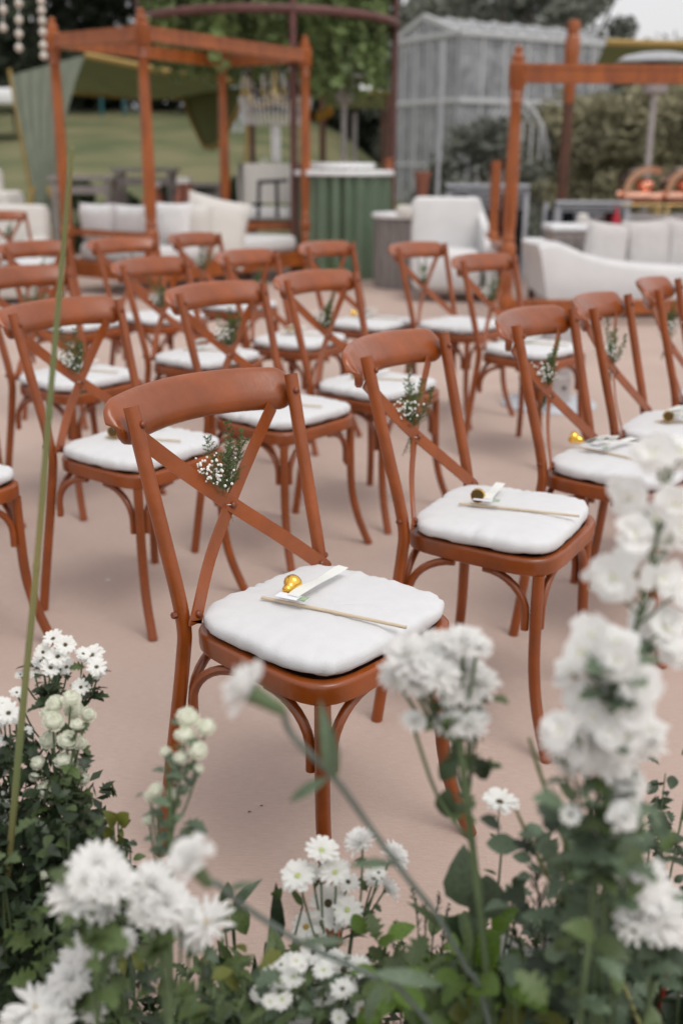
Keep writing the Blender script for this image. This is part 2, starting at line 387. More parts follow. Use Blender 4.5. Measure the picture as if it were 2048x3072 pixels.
def cushion_mesh(seed):
    r = random.Random(seed); m = MB(); ph = [r.uniform(0, 6.28) for _ in range(8)]
    def fn(a, k, z):
        x, y = superell(a, .184, .198, -.196, .154, 4.8)
        edge = max(0.0, min(1.0, (k-.7)/.25))
        sc = 1 + edge*(.005*math.sin(5*a+ph[0]) + .004*math.sin(9*a+ph[1]) + .004*math.sin(19*a+ph[2])*(1 if z < .03 else .5))
        pn = mnoise.noise(Vector((x*k*9+seed*3, y*k*9, z*30))); p2 = mnoise.noise(Vector((x*k*26+seed, y*k*26, z*40)))
        gather = edge*abs(mnoise.noise(Vector((math.cos(a)*7+seed*5, math.sin(a)*7, 0))))
        cr = max(0, .12-abs(mnoise.noise(Vector((x*k*11+seed*2.7, y*k*6+seed, 1.7)))))/.12
        zz = z - (.0026*cr*(z > .03)) + (.0022*pn + .0006*p2) * (1 if z > .02 else .3) - (gather*.013 if z > .02 else 0)
        if z < .012: zz += edge*max(0, .006*math.sin(11*a+ph[3]))
        return (x*k*sc*(1 - .02*gather), y*k*sc*(1 - .02*gather), zz*.86)
    ring_mesh(m, [(.0, .003), (.5, .002), (.88, .002), (.955, .005), (.99, .012), (1.0, .021), (.998, .030), (.985, .0375), (.955, .0425), (.90, .0455), (.82, .0475), (.7, .0495), (.5, .052), (.3, .053), (.12, .0535), (.0, .0535)], fn, 96)
    return m.mesh('seat_cushion', COTTON, angle=None)
CUSH = [cushion_mesh(i) for i in range(5)]

def fern_mesh(seed):
    r = random.Random(seed); m = MB(); vs = []; fs = []
    def quad(p, d, w, l):
        sd_ = Vector(d).cross(Vector((r.uniform(-1, 1), r.uniform(-1, 1), r.uniform(-1, 1)))).normalized()*w
        o = len(vs); e = p + d*l
        vs.extend([p-sd_, p+sd_, e+sd_*.3, e-sd_*.3]); fs.append((o, o+1, o+2, o+3))
    nst = 6
    for s_ in range(nst):
        lean = Vector((r.uniform(-.62, .22), r.uniform(-.3, .15), 1)).normalized(); Lh = r.uniform(.085, .165)
        p = Vector((0, 0, 0)); main = []
        for k in range(15):
            t = k/14; q = lean*Lh*t + Vector((.018*math.sin(s_*2+t*2), .012*math.cos(s_+t*2.2), 0))*t; main.append(q)
        m.tube(main, [.0009*(1-.6*k/14) for k in range(15)], 4)
        for k in range(3, 15):
            q = main[k]; bl = .036*(1.05-.8*k/14)
            for sgn in (-1, 1):
                bd = (lean*.55 + Vector((sgn*1.0, r.uniform(-.8, .8), r.uniform(-.1, .4)))).normalized()
                quad(q, bd, .00045, bl)
                for j in range(9):
                    t = (j+1)/9; bp = q + bd*bl*t
                    for _ in range(3):
                        nd = (bd*.7 + Vector((r.uniform(-1, 1), r.uniform(-1, 1), r.uniform(-1, 1)))).normalized()
                        quad(bp, nd, .00065, r.uniform(.005, .009)*(1.1-.5*t))
    # short drooping bits below the knot
    for s_ in range(7):
        bd = Vector((r.uniform(-.5, .25), r.uniform(-.4, .2), -1)).normalized(); bl = r.uniform(.03, .055); quad(Vector((0, 0, 0)), bd, .0006, bl)
        for j in range(14):
            bp = bd*bl*(j+1)/14
            for _ in range(3): quad(bp, (bd*.5 + Vector((r.uniform(-1, 1), r.uniform(-1, 1), r.uniform(-1, .6)))).normalized(), .0006, r.uniform(.004, .008))
    m.add(vs, fs); return m.mesh('fern_sprig', FERN, smooth=False)
def gyps_meshes(seed):
    r = random.Random(seed); m = MB(); st = MB()
    for k in range(78):
        d = Vector((r.gauss(.48, .22), r.gauss(-.02, .25), 1)).normalized(); p = d*r.uniform(.065, .105)
        m.ball(p, r.uniform(.0016, .0033), 7, 4)
        st.tube([(0, 0, .0), p*.55 + Vector((r.uniform(-.004, .004), 0, 0)), p], .00035, 3)
    return m.mesh('blossom_spray', GYPS), st.mesh('blossom_stems', STEM)
FERNS = [fern_mesh(i) for i in range(4)]; GYP = [gyps_meshes(i+20) for i in range(3)]
m = MB(); m.tube([(.016*math.cos(a), .010*math.sin(a), .002*math.sin(3*a)) for a in [k*math.pi/8 for k in range(16)]], .0008, 5, closed=True); KNOT = m.mesh('tie_thread', TWINE)

# the bell wand: bell, ring, stick, tag, ribbon
def bell_meshes():
    m = MB(); prof = [(.0025, 0), (.0055, .0008), (.0085, .003), (.0098, .006), (.0100, .010), (.0106, .014), (.0132, .018), (.0162, .022), (.0176, .0265), (.0174, .0310), (.0162, .0345), (.0148, .0370), (.0135, .0355), (.012, .030), (.004, .020)]
    m.lathe(prof, 28); R = dict(bell=m.mesh('bell', GOLD, angle=70))
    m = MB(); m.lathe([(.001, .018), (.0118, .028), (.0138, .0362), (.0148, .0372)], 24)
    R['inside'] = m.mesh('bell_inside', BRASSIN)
    m = MB(); m.tube([(.004*math.cos(a), 0, -.003+.004*math.sin(a)) for a in [k*math.pi/6 for k in range(12)]], .0008, 6, closed=True); R['ring'] = m.mesh('wire_ring', GOLD)
    return R
BM = bell_meshes()
def bell_wand(desc, pb, p0, p1, pr, bell_dir, bow=False, short=''):
    """pb bell, p0-p1 stick ends, pr far ribbon end, all on the cushion top"""
    z = pb.z
    t = thing('bell_wand', (p0.x, p0.y, z), 'gold bell wand lying on ' + desc, 'bell wand', 'bell wands lying on the seat cushions')
    O = t.location
    d = (p1-p0); d.z = 0; d.normalize(); side = Vector((-d.y, d.x, 0))
    m = MB(); m.tube([p0 + Vector((0, 0, .003)), (p0+p1)/2 + Vector((0, 0, .0035)), p1 + Vector((0, 0, .003))], .0031, 10); m.build('stick', STICK, t)
    bd = Vector(bell_dir).normalized()
    for nm, key in (('bell', 'bell'), ('wire_ring', 'ring')):
        o = link(nm, BM[key], t, frame_mat(pb - O, bd))
        if nm == 'bell': link('bell_inside', BM['inside'], o)
    a0 = p0 + d*.035; w = .010
    def slab(nm, c, l, wd, mt_, zz, rz):
        m = MB(); m.box((c.x, c.y, zz), (l, wd, .0006), rz); m.build(nm, mt_, t, smooth=False)
    an = math.atan2(d.y, d.x)
    slab('tag', a0 + d*.03 - side*.001, .062, .022, PAPER, z+.0030, an)
    slab('tag_print', a0 + d*.052 - side*.001, .016, .021, PRINT, z+.0038, an)
    dr = pr - (a0 + d*.03); dr.z = 0; ln = dr.length; dr.normalize(); sr = Vector((-dr.y, dr.x, 0))
    m = MB(); vs = []
    for k in range(13):
        tt = k/12; c = a0 + d*.03 + dr*ln*tt; hgt = z + .0052 - .003*tt + .0028*math.sin(tt*7)*(1-tt)
        for sgn in (-1, 1): vs.append((c.x + sr.x*sgn*w*1.15, c.y + sr.y*sgn*w*1.15, hgt + sgn*.0012*math.sin(tt*9)))
    m.add(vs, [(2*k, 2*k+1, 2*k+3, 2*k+2) for k in range(12)]); m.build('ribbon', RIBBON, t)
    if bow:
        for sgn, l in ((1, .055), (-1, .05), (1, .08)):
            m = MB(); vs = []; bdv = (d*.9 + side*.35*sgn).normalized(); sb = Vector((-bdv.y, bdv.x, 0))
            for k in range(13):
                a = k/12*2*math.pi; c = p0 + d*.03 + bdv*(l*(1-math.cos(a))/2)
                for s2 in (-1, 1): vs.append((c.x + sb.x*s2*.013, c.y + sb.y*s2*.013, z + .006 + .028*max(0, math.sin(a/2))**.8*(1 if k < 7 else .75)))
            m.add(vs, [(2*k, 2*k+1, 2*k+3, 2*k+2) for k in range(12)]); m.build('ribbon_loop', RIBBON, t)

CHAIRS = [  # x, y, rot deg, label of the chair, short form, has bell wand
 (1, -.020, 1.754, -130.5, 'frontmost rust orange crossback chair, nearest to the camera', 'the frontmost chair', 1),
 (2, .398, 2.329, -119.9, 'rust orange crossback chair, first one behind and right of the frontmost chair', 'the chair first behind and right of the frontmost', 1),
 (3, .805, 2.799, -122.7, 'rust orange crossback chair overlapping the silver pedestal on the floor', 'the chair overlapping the silver pedestal', 1),
 (10, 1.087, 3.182, -118.6, 'rust orange crossback chair just right of the silver pedestal, before the white sofa', 'the chair just right of the silver pedestal', 1),
 (11, 1.42, 3.70, -116, 'rust orange crossback chair cut by the right picture edge below the white sofa', 'the chair cut by the right picture edge', 0),
 (6, -1.075, 2.60, -127.5, 'rust orange crossback chair, lowest at left edge, only seat and front leg showing', 'the lowest chair at left edge', 1),
 (4, -.570, 2.949, -124.0, 'rust orange crossback chair directly behind the tall green reed', 'the chair directly behind the tall reed', 1),
 (5, -.182, 3.424, -128.1, 'rust orange crossback chair whose seat shows right above the frontmost top rail', 'the chair just above the frontmost top rail', 1),
 (7, .145, 3.853, -128.3, 'rust orange crossback chair left behind the second chair, mid row before green bar', 'the mid row chair left behind the second chair', 1),
 (9, .873, 4.687, -132.2, 'rust orange crossback chair standing before the right wooden canopy post', 'the chair before the right canopy post', 1),
 (8, .627, 5.420, -130.1, 'rust orange crossback chair before the grey round side table and white armchair', 'the chair before the grey round table', 0),
 (20, -1.44, 3.557, -125.0, 'rust orange crossback chair at left edge, only a seat corner and legs showing', 'the left edge chair showing a seat corner', 0),
 (17, -.995, 3.978, -126.0, 'rust orange crossback chair at left edge seen through the back of the reed chair', 'the left edge chair behind the reed chair', 1),
 (12, -.558, 4.430, -121.4, 'rust orange crossback chair overlapping the nearest post of the left daybed', 'the chair overlapping the nearest daybed post', 1),
 (15, -.183, 4.906, -120.1, 'rust orange crossback chair before the bare right end of the daybed mattress', 'the chair before the bare mattress end', 1),
 (16, .170, 5.464, -124.0, 'rust orange crossback chair before the green pleated bar', 'the chair before the green pleated bar', 1),
 (18, -1.328, 5.376, -123.3, 'rust orange crossback chair left of the left daybed, its rail crossed by the reed', 'the chair left of the daybed', 1),
 (13, -.951, 5.643, -130.5, 'rust orange crossback chair below the white bolster pillows of the left daybed', 'the chair below the white daybed pillows', 0),
 (14, -.591, 6.144, -118.8, 'small rust orange crossback chair below the big cream pillow of left daybed', 'the chair below the big cream pillow', 0),
 (19, -2.55, 8.80, -125.0, 'farthest rust orange crossback chair, at left edge before the cream sofa', 'the farthest left edge chair', 0),
]
def add_chair(i, no, x, y, rot, label, short, wand):
    rz = math.radians(rot); r = random.Random(no*13+1)
    t = thing('crossback_chair', (x, y, 0), label, 'chair', 'rust orange crossback chairs set out in rows', rz, w=False)
    for nm in ('seat_frame', 'seat_panel', 'top_rail', 'rear_leg', 'front_leg', 'leg_brace', 'back_strap'):
        for me in CM[nm]: link(nm, me, t)
    for p, d in BOLTS: link('bolt', CM['bolt'], t, frame_mat(p, d))
    for p, d in NUTS: link('nut', CM['nut'], t, frame_mat(p, d))
    M = Matrix.Translation((x, y, 0)) @ Matrix.Rotation(rz, 4, 'Z')
    c = link('seat_cushion', CUSH[no % 5] if no > 2 else CUSH[no], None, M @ Matrix.Translation((r.uniform(-.006, .006), r.uniform(-.006, .004), .4645)) @ Matrix.Rotation(r.uniform(-.05, .05), 4, 'Z'))
    tag(c, 'padded white cotton cushion on ' + short, 'cushion', 'white seat cushions')
    b = bpy.data.objects.new('fern_posy', None); COL.objects.link(b); b.empty_display_size = .05
    b.matrix_world = M @ Matrix.Translation((0, -.268, .648)) @ Matrix.Rotation(r.uniform(-.2, .2), 4, 'Z')
    tag(b, 'fern and white blossom posy on ' + short, 'posy', 'fern posies tied to the chair backs')
    tag(link('fern_sprig', FERNS[no % 4], b), kind='stuff')
    g = GYP[no % 3]; bs = link('blossom_spray', g[0], b, Matrix.Rotation(.06, 4, 'Y')); tag(bs, kind='stuff'); tag(link('blossom_stems', g[1], bs), kind='stuff'); link('tie_thread', KNOT, b, Matrix.Translation((0, .012, 0)))
    if wand:
        z = .5115; inv = lambda lx, ly: M @ Vector((lx, ly, z))
        if no == 1:
            zz = .5115; P = lambda u, v: onz(u/1.3061, v/1.3061, zz)
            pb, p0, p1, pr = P(856, 1798), P(785, 1797), P(1218, 1887), P(1030, 1722)
            pb.z += .014
            bell_wand(short, pb, p0, p1, pr, (.10, .19, .06))
        elif no == 2:
            P = lambda u, v: onz(u/1.3061, v/1.3061, z)
            pb, p0, p1, pr = P(1424, 1514), P(1376, 1514), P(1736, 1552), P(1500, 1470); pb.z += .0165; pb += Vector((.012, .022, 0))
            bell_wand(short, pb, p0, p1, pr, (-.25, -.95, .25))
        elif no == 3:
            P = lambda u, v: onz(u/1.3061, v/1.3061, z)
            pb, p0, p1, pr = P(1745, 1338), P(1735, 1345), P(2000, 1400), P(1900, 1330); pb.z += .014
            bell_wand(short, pb, p0, p1, pr, (-.6, .3, .2), bow=True)
        else:
            j = lambda: r.uniform(-.015, .015)
            pb, p0, p1, pr = inv(.02+j(), -.085+j(), ), inv(.055+j(), -.105+j()), inv(-.04+j(), .125+j()), inv(-.12+j(), -.06+j()); pb.z += .014
            a = r.uniform(0, 6.28)
            bell_wand(short, pb, p0, p1, pr, (math.cos(a), math.sin(a), .25), bow=r.random() < .5)
for i, cdef in enumerate(CHAIRS): add_chair(i, *cdef)
# ------------------------------------------------------------------ background furniture
def turned_post(m, p, top, r=.055, n=14):
    """a turned post with a block for the beams, rings and a finial; p foot, top = height of the finial tip"""
    H = top; k = r/.055
    pr = [(.066, 0), (.066, .10), (.050, .12), (.070, .16), (.074, .22), (.052, .27), (.060, .30), (.060, .42), (.048, .46), (.066, .49), (.050, .52), (.070, .56), (.070, .64), (.050, .67), (.062, .70), (.048, .73), (.056, .80), (.060, 1.0), (.057, 1.3), (.050, H-.62), (.046, H-.42), (.058, H-.40), (.046, H-.38), (.058, H-.355), (.046, H-.335), (.06, H-.31), (.075, H-.29), (.075, H-.13), (.050, H-.11), (.058, H-.085), (.046, H-.07), (.028, H-.055), (.036, H-.035), (.030, H-.012), (.008, H)]
    m.lathe([(a*k, z) for a, z in pr], n, p)
def beam(m, a, b, w=.10, h=.12):
    c = [(-w/2, -h/2), (w/2, -h/2), (w/2, -h/4), (w/2*.86, -h/4), (w/2*.86, h/4), (w/2, h/4), (w/2, h/2), (-w/2, h/2), (-w/2, h/4), (-w/2*.86, h/4), (-w/2*.86, -h/4), (-w/2, -h/4)]
    m.sweep([a, b], c)
def cushion_box(m, c, d, rz=0, tilt=0, puff=.25, seed=0, n=10):
    """a stuffed pillow: box d = (w, thick, h) bulged in the middle, pinched at the corners"""
    r = random.Random(seed); R = Matrix.Rotation(rz, 3, 'Z') @ Matrix.Rotation(tilt, 3, 'X'); c = Vector(c); vs = []; fs = []
    for sgn in (-1, 1):
        o = len(vs)
        for j in range(n+1):
            for i in range(n+1):
                u, v = 2*i/n-1, 2*j/n-1; k = ((1-u**4)*(1-v**4))**.55
                pin = 1 - .07*(1-abs(v)**2)*(abs(u)**3); pin2 = 1 - .07*(1-abs(u)**2)*(abs(v)**3)
                w = mnoise.noise(Vector((u*2.2+seed, v*2.2, sgn)))*.12*k
                vs.append(c + R @ Vector((u*d[0]/2*pin, sgn*d[1]/2*(k+w), v*d[2]/2*pin2)))
        for j in range(n):
            for i in range(n):
                q = (o+j*(n+1)+i, o+j*(n+1)+i+1, o+(j+1)*(n+1)+i+1, o+(j+1)*(n+1)+i); fs.append(q if sgn < 0 else tuple(reversed(q)))
    m.add(vs, fs)
def pillow(name, c, d, rz, tilt, mt_, label, seed=0, group=None, roll=0):
    m = MB(); cushion_box(m, (0, 0, 0), d, rz, tilt, seed=seed)
    if roll: m.v = [tuple(Matrix.Rotation(rz, 3, 'Z') @ Matrix.Rotation(roll, 3, 'Y') @ Matrix.Rotation(-rz, 3, 'Z') @ Vector(q)) for q in m.v]
    o = m.build(name, mt_); o.location = c; tag(o, label, 'pillow', group); return o
def rbox(name, c, d, rz, mt_, parent, bev=.04):
    m = MB(); m.box(c, d, rz, bev); return m.build(name, mt_, parent)

# left four-poster daybed
Z0 = 0.0
p2 = Vector((-1.82, 10.3, 0)); p1 = Vector((-2.80, 11.0, 0)); p4 = Vector((-.425, 12.35, 0)); p3 = p1+p4-p2
DBH = 2.58
ctr = (p1+p2+p3+p4)/4
t = thing('four_poster_daybed', ctr, 'open four-poster daybed of orange turned wood in front of green tent', 'daybed')
for p in (p1, p2, p3, p4):
    m = MB(); turned_post(m, p, DBH); m.build('post', TEAK, t)
for a, b_ in ((p1, p2), (p2, p4), (p4, p3), (p3, p1)):
    m = MB(); e = (b_-a).normalized()*.05; zz = Vector((0, 0, DBH-.21)); beam(m, a+e+zz, b_-e+zz); m.build('top_beam', TEAK, t)
for a, b_ in ((p1, p2), (p2, p4), (p4, p3), (p3, p1)):
    m = MB(); e = (b_-a).normalized()*.055; zz = Vector((0, 0, .24)); beam(m, a+e+zz, b_-e+zz, .07, .16); m.build('bed_rail', TEAK, t)
m = MB(); e = (p2-p1).normalized()*.055; beam(m, p1+e+Vector((0, 0, .60)), p2-e+Vector((0, 0, .60)), .06, .06); m.build('arm_rail', TEAK, t)
dl = (p4-p2); ds = (p1-p2); an = math.atan2(dl.y, dl.x)
rbox('mattress', ctr + Vector((0, 0, .40)), (dl.length-.16, ds.length-.14, .17), an, WHITEF, t, .05)
def bedp(a, b_, z): return p2 + dl*a + ds*b_ + Vector((0, 0, z))
sa = math.atan2(ds.y, ds.x)
for k, (a, b_, lab) in enumerate(((.07, .76, 'white cotton pillow behind the arm rail, left one on the daybed'), (.07, .33, 'white cotton pillow behind the arm rail, right one on the daybed'))):
    pillow('pillow', bedp(a, b_, .68), (.52, .18, .40), sa, -.12, WHITEF, lab, k, 'pillows on the left daybed')
pillow('pillow', at(395, 512, 10.75), (.42, .16, .40), -.35, -.2, WHITEF, 'white pillow right of the nearest daybed post, leaning on cream one', 5, 'pillows on the left daybed')
pillow('pillow', at(432, 520, 11.0), (.48, .18, .44), .15, -.15, CREAM, 'cream pillow between white pillow and large cream pillow on daybed', 6, 'pillows on the left daybed')
pillow('large_pillow', at(497, 530, 11.2), (.66, .2, .70), .3, -.25, CREAM, 'large square cream linen pillow tilted on the daybed', 7, 'pillows on the left daybed', .22)

# cream sofa and blocks at the left edge
t = thing('sofa', (-3.9, 10.6, 0), 'low cream sofa at left edge behind the chairs', 'sofa')
rbox('seat', (-3.85, 10.2, .23), (1.9, .9, .36), .12, CREAM, t, .06); rbox('seat_cushion', (-3.85, 10.15, .45), (1.75, .8, .13), .12, CREAM, t, .05)
rbox('backrest', (-3.95, 10.9, .50), (2.0, .26, .72), .0, CREAM, t, .07); rbox('armrest', (-2.98, 10.42, .34), (.2, .8, .46), .12, CREAM, t, .06)
t = thing('armchair', (-5.0, 11.6, 0), 'cream block armchair at left edge behind the low cream sofa', 'armchair')
rbox('seat', (-4.0, 11.9, .48), (.9, .7, .96), .05, CREAM, t, .06); rbox('backrest', (-4.2, 12.3, .60), (.75, .22, 1.2), .05, CREAM, t, .06)

# grey benches and wooden trestles in front of the hedge
def grey_table(x0, x1, yD0, Y, zleg, label):
    a = at(x0, yD0, Y); b_ = at(x1, yD0, Y); c = (a+b_)/2; w = (b_-a).length
    t = thing('grey_table', (c.x, c.y, 0), label, 'table', 'grey tables before the hedge')
    m = MB(); m.box((c.x, c.y, a.z), (w, .5, .05)); m.build('table_top', GREYP, t, smooth=False)
    m = MB(); m.box((c.x, c.y-.22, a.z-.14), (w-.1, .03, .10)); m.build('apron', GREYP, t, smooth=False)
    for sx in (-1, 1):
        for sy in (-.2, .2):
            m = MB(); m.box((c.x+sx*(w/2-.08), c.y+sy, (a.z-.025)/2), (.06, .06, a.z-.025)); m.build('leg', GREYP, t, smooth=False)
grey_table(118, 268, 408, 14.0, 0, 'long weathered grey table before the hedge, behind the daybed\'s left posts')
grey_table(262, 408, 390, 14.6, 0, 'weathered grey table before the hedge, behind the nearest daybed post')
grey_table(405, 520, 425, 14.2, 0, 'weathered grey low table before the hedge, right of the wooden trestle')
def trestle(x, y0, Y, label):
    p = at(x, y0, Y); t = thing('wooden_trestle', (p.x, p.y, 0), label, 'trestle', 'wooden trestles behind the daybed')
    for sx in (-1, 1):
        for sy in (-.15, .15):
            m = MB(); m.sweep([(p.x+sx*.03, p.y+sy, p.z), (p.x+sx*.24, p.y+sy*1.5, 0)], [(-.03, -.02), (.03, -.02), (.03, .02), (-.03, .02)], up=(0, 1, 0)); m.build('leg', TERRA, t)
    m = MB(); m.box((p.x, p.y, p.z+.03), (.14, .42, .07)); m.build('top_bar', CREAM, t)
trestle(425, 420, 13.2, 'wooden A-frame trestle right of the nearest daybed post'); trestle(350, 430, 13.2, 'wooden A-frame trestle just left of the nearest daybed post')

# clipped hedge
def leaf_cloud(m, clumps, n, ls, seed, flat=1.0):
    """many leaf quads spread through clumps (c, r): real leaf faces, uneven outline"""
    r = np.random.default_rng(seed); V = []; 
    tot = sum(c[1]**2 for c in clumps)
    for (c, rad) in clumps:
        k = max(6, int(n*rad**2/tot)); d = r.normal(size=(k, 3)); d /= np.linalg.norm(d, axis=1)[:, None]
        rr = rad*r.random(k)**.42; P = np.array(c) + d*rr[:, None]*np.array([1, 1, flat])
        a = r.normal(size=(k, 3)); a /= np.linalg.norm(a, axis=1)[:, None]; b_ = np.cross(a, r.normal(size=(k, 3))); b_ /= np.linalg.norm(b_, axis=1)[:, None]
        s_ = ls*(.6+.8*r.random(k))[:, None]
        V.append(np.stack([P-a*s_, P-b_*s_*.45, P+a*s_, P+b_*s_*.45], 1).reshape(-1, 3))
    V = np.concatenate(V); o = len(m.v); m.v += [tuple(p) for p in V.tolist()]; m.f += [(o+4*i, o+4*i+1, o+4*i+2, o+4*i+3) for i in range(len(V)//4)]
def hedge(x0, x1, y0, y1, h, n, label, mt_=None):
    c = ((x0+x1)/2, (y0+y1)/2, 0); t = thing('hedge', c, label, 'hedge'); m = MB(); r = random.Random(int(x0*10)+5); cl = []
    for i in range(int((x1-x0)*8)):
        cl.append(((r.uniform(x0, x1), r.uniform(y0, y1), r.uniform(.15, h-.1)), r.uniform(.16, .3)))
    leaf_cloud(m, cl, n, .045, int(abs(x0)*7)); m.build('foliage', mt_ or T_HEDGE, t, smooth=False)
    m = MB()
    for i in range(int((x1-x0)*2)): m.tube([(x0+.25+i*.5, (y0+y1)/2, 0), (x0+.25+i*.5+r.uniform(-.1, .1), (y0+y1)/2, h*.7)], .02, 5)
    tag(m.build('stems', BARK, t), kind='stuff')
hedge(-4.0, -1.2, 15.2, 15.9, 1.05, 26000, 'low dark green hedge behind the grey tables')

# sage green canvas tent behind the daybed
def cloth(fn, nu, nv):
    vs = [fn(i/nu, j/nv) for j in range(nv+1) for i in range(nu+1)]
    return vs, [(j*(nu+1)+i, j*(nu+1)+i+1, (j+1)*(nu+1)+i+1, (j+1)*(nu+1)+i) for j in range(nv) for i in range(nu)]
t = thing('canvas_tent', (-3.2, 18, 0), 'green canvas tent with ochre edging, left side gathered to a point', 'tent')
A = at(196, 126, 16.5); B_ = at(576, 190, 16.5); C_ = at(436, 222, 20.5); D_ = at(168, 212, 20.5)
m = MB(); m.add(*cloth(lambda u, v: tuple((A*(1-u)+B_*u)*(1-v) + (D_*(1-u)+C_*u)*v + Vector((0, 0, -.20*math.sin(math.pi*u)*math.sin(math.pi*v)))), 16, 10)); m.build('roof', CANVAS_O, t)
E1 = at(28, 172, 19.0); E2 = A; Bt = at(106, 512, 15.6)
def side(u, v):
    top = E1*(1-u) + E2*u; bot = Bt + Vector(((u-.5)*.28, 0, 0)); p = top*(1-v) + bot*v
    p = p + Vector((.10*(1-v)*(-math.sin(math.pi*v)), .10*math.sin(u*34)*(.25+.75*v)*(1-.5*v), 0)); 
    p.x += .22*math.sin(math.pi*v)*(u-.5)*-.6
    return tuple(p)
m = MB(); m.add(*cloth(side, 60, 24)); m.build('side_wall', CANVAS_G, t)
F1 = at(420, 222, 19.5); F2 = at(570, 196, 16.6); F3 = at(505, 330, 17.2); F4 = at(470, 338, 18.4)
m = MB(); m.add(*cloth(lambda u, v: tuple((F1*(1-u)+F2*u)*(1-v) + (F4*(1-u)+F3*u)*v + Vector((0, .05*math.sin(u*12), 0))), 14, 10)); m.build('door_flap', CANVAS_O, t)
for a, b_ in ((A, B_), (D_, C_), (F1, F4), (F4, F3), (F2, F3)):
    m = MB(); m.tube([a, (a+b_)/2 + Vector((0, 0, -.04)), b_], .045, 6); m.build('edging', TRIM, t)
for (x0, y0, x1, y1, Y) in ((22, 158, 50, 330, 19.2), (110, 428, 134, 482, 15.8), (78, 430, 64, 482, 15.8), (574, 190, 560, 470, 16.7)):
    a = at(x0, y0, Y); b_ = at(x1, y1, Y); b_ = a + (b_-a)*(a.z/(a.z-b_.z)); b_.z = lawn_h(b_.x, b_.y)
    m = MB(); m.tube([a, b_], .03, 7); m.build('tent_pole', TRIM, t)

# second olive canopy with a wooden pole, shade painted into its shaft, at the right
t = thing('olive_canopy', (3.6, 13, 0), 'olive fabric canopy edge with ochre trim at top right', 'canopy')
a = at(1392, 97, 12.6); b_ = a + Vector((3.2, .3, .0)); c = a + Vector((.6, 3.2, .02)); d = b_ + Vector((.6, 3.2, .02))
m = MB(); m.add(*cloth(lambda u, v: tuple((a*(1-u)+b_*u)*(1-v) + (c*(1-u)+d*u)*v + Vector((0, 0, -.10*math.sin(math.pi*u)*math.sin(math.pi*v)))), 12, 10)); m.build('roof', CANVAS_O, t)
m = MB(); m.tube([a, (a+b_)/2+Vector((0, 0, -.01)), b_], .035, 6); m.build('edging', TRIM, t)
for q in (b_, d):
    m = MB(); m.tube([(q.x, q.y, 0), q], .035, 8); m.build('pole', TEAKD, t)
p = at(1318, 44, 12.2); t = thing('wooden_pole', (p.x, p.y, 0), 'tall wooden pole with carved orange top rising behind the right daybed beam', 'pole')
m = MB(); m.lathe([(.055, 0), (.060, .2), (.062, 1.2), (.058, 1.9)], 12, (p.x, p.y, 0)); m.build('shaft', TEAKD, t)  # darker brown stands for the unlit wood below the carved top
m = MB(); m.lathe([(.060, 1.9), (.066, 2.2), (.082, 2.4), (.082, 2.55), (.060, 2.58), (.075, 2.66), (.060, 2.72), (.070, p.z-.12), (.045, p.z-.06), (.05, p.z-.03), (.01, p.z)], 12, (p.x, p.y, 0)); m.build('carved_top', TEAK, t)

# right daybed with white sofa seat
q1 = Vector((1.345, 8.8, 0)); HR = 2.14
qx = Vector((2.55, .10, 0)); qy = Vector((.10, 1.75, 0))
t = thing('canopy_daybed', q1 + qx*.5 + qy*.5, 'orange turned-wood canopy frame at right around the white sofa', 'daybed')
for p in (q1, q1+qx, q1+qx+qy):
    m = MB(); turned_post(m, p, HR, .050); m.build('post', TEAK, t)
for a, b_ in ((q1, q1+qx), (q1+qx, q1+qx+qy)):
    m = MB(); e = (b_-a).normalized()*.05; zz = Vector((0, 0, HR-.20)); beam(m, a+e+zz, b_-e+zz, .10, .135); m.build('top_beam', TEAK, t)
m = MB(); zz = Vector((0, 0, .15)); beam(m, q1+zz+Vector((.05, 0, 0)), q1+qx+zz, .07, .11); m.build('bed_rail', TEAK, t)
m = MB(); zz = Vector((0, 0, .56)); m.tube([q1+zz, q1+qy*.5+zz+Vector((.1, 0, .02)), q1+qy*.9+zz], .045, 10); m.build('arm_rail', TEAK, t)
m = MB(); turned_post(m, q1+qy*.9, .62, .045); m.build('arm_post', TEAK, t)
# white sofa: a curved arm sweeping down to a long seat
t = thing('sofa', (2.7, 9.7, 0), 'white sofa with a low curved arm under the right canopy frame', 'sofa')
m = MB()
S0 = at(1228, 590, 9.3)
prof = [(0, .62), (.05, .64), (.18, .64), (.28, .60), (.40, .55), (.60, .50), (.90, .46), (1.3, .44), (2.6, .44)]
vs = []; x0 = S0.x
for (dx, z) in prof:
    for (yy, zz) in ((9.15, .16), (9.12, z-.05), (9.16, z-.01), (9.24, z), (9.70, z-.02), (10.1, z-.02), (10.15, .16)): vs.append((x0+dx + (.11*(z-zz)/.5 if dx < .1 else 0), yy, zz))
n = 7; fs = [(i*n+q, (i+1)*n+q, (i+1)*n+(q+1) % n, i*n+(q+1) % n) for i in range(len(prof)-1) for q in range(n)]
fs += [tuple(range(n)), tuple(reversed(range((len(prof)-1)*n, len(prof)*n)))]
m.add(vs, fs); m.build('seat_and_arm', WHITEF, t, angle=60)
for dx in (.12, 2.4):
    for yy in (9.2, 10.05):
        m = MB(); m.lathe([(.035, 0), (.03, .17)], 8, (x0+dx, yy, 0)); m.build('leg', TEAKD, t)
rbox('backrest', (x0+1.75, 10.12, .52), (1.9, .16, .30), 0, WHITEF, t, .06)
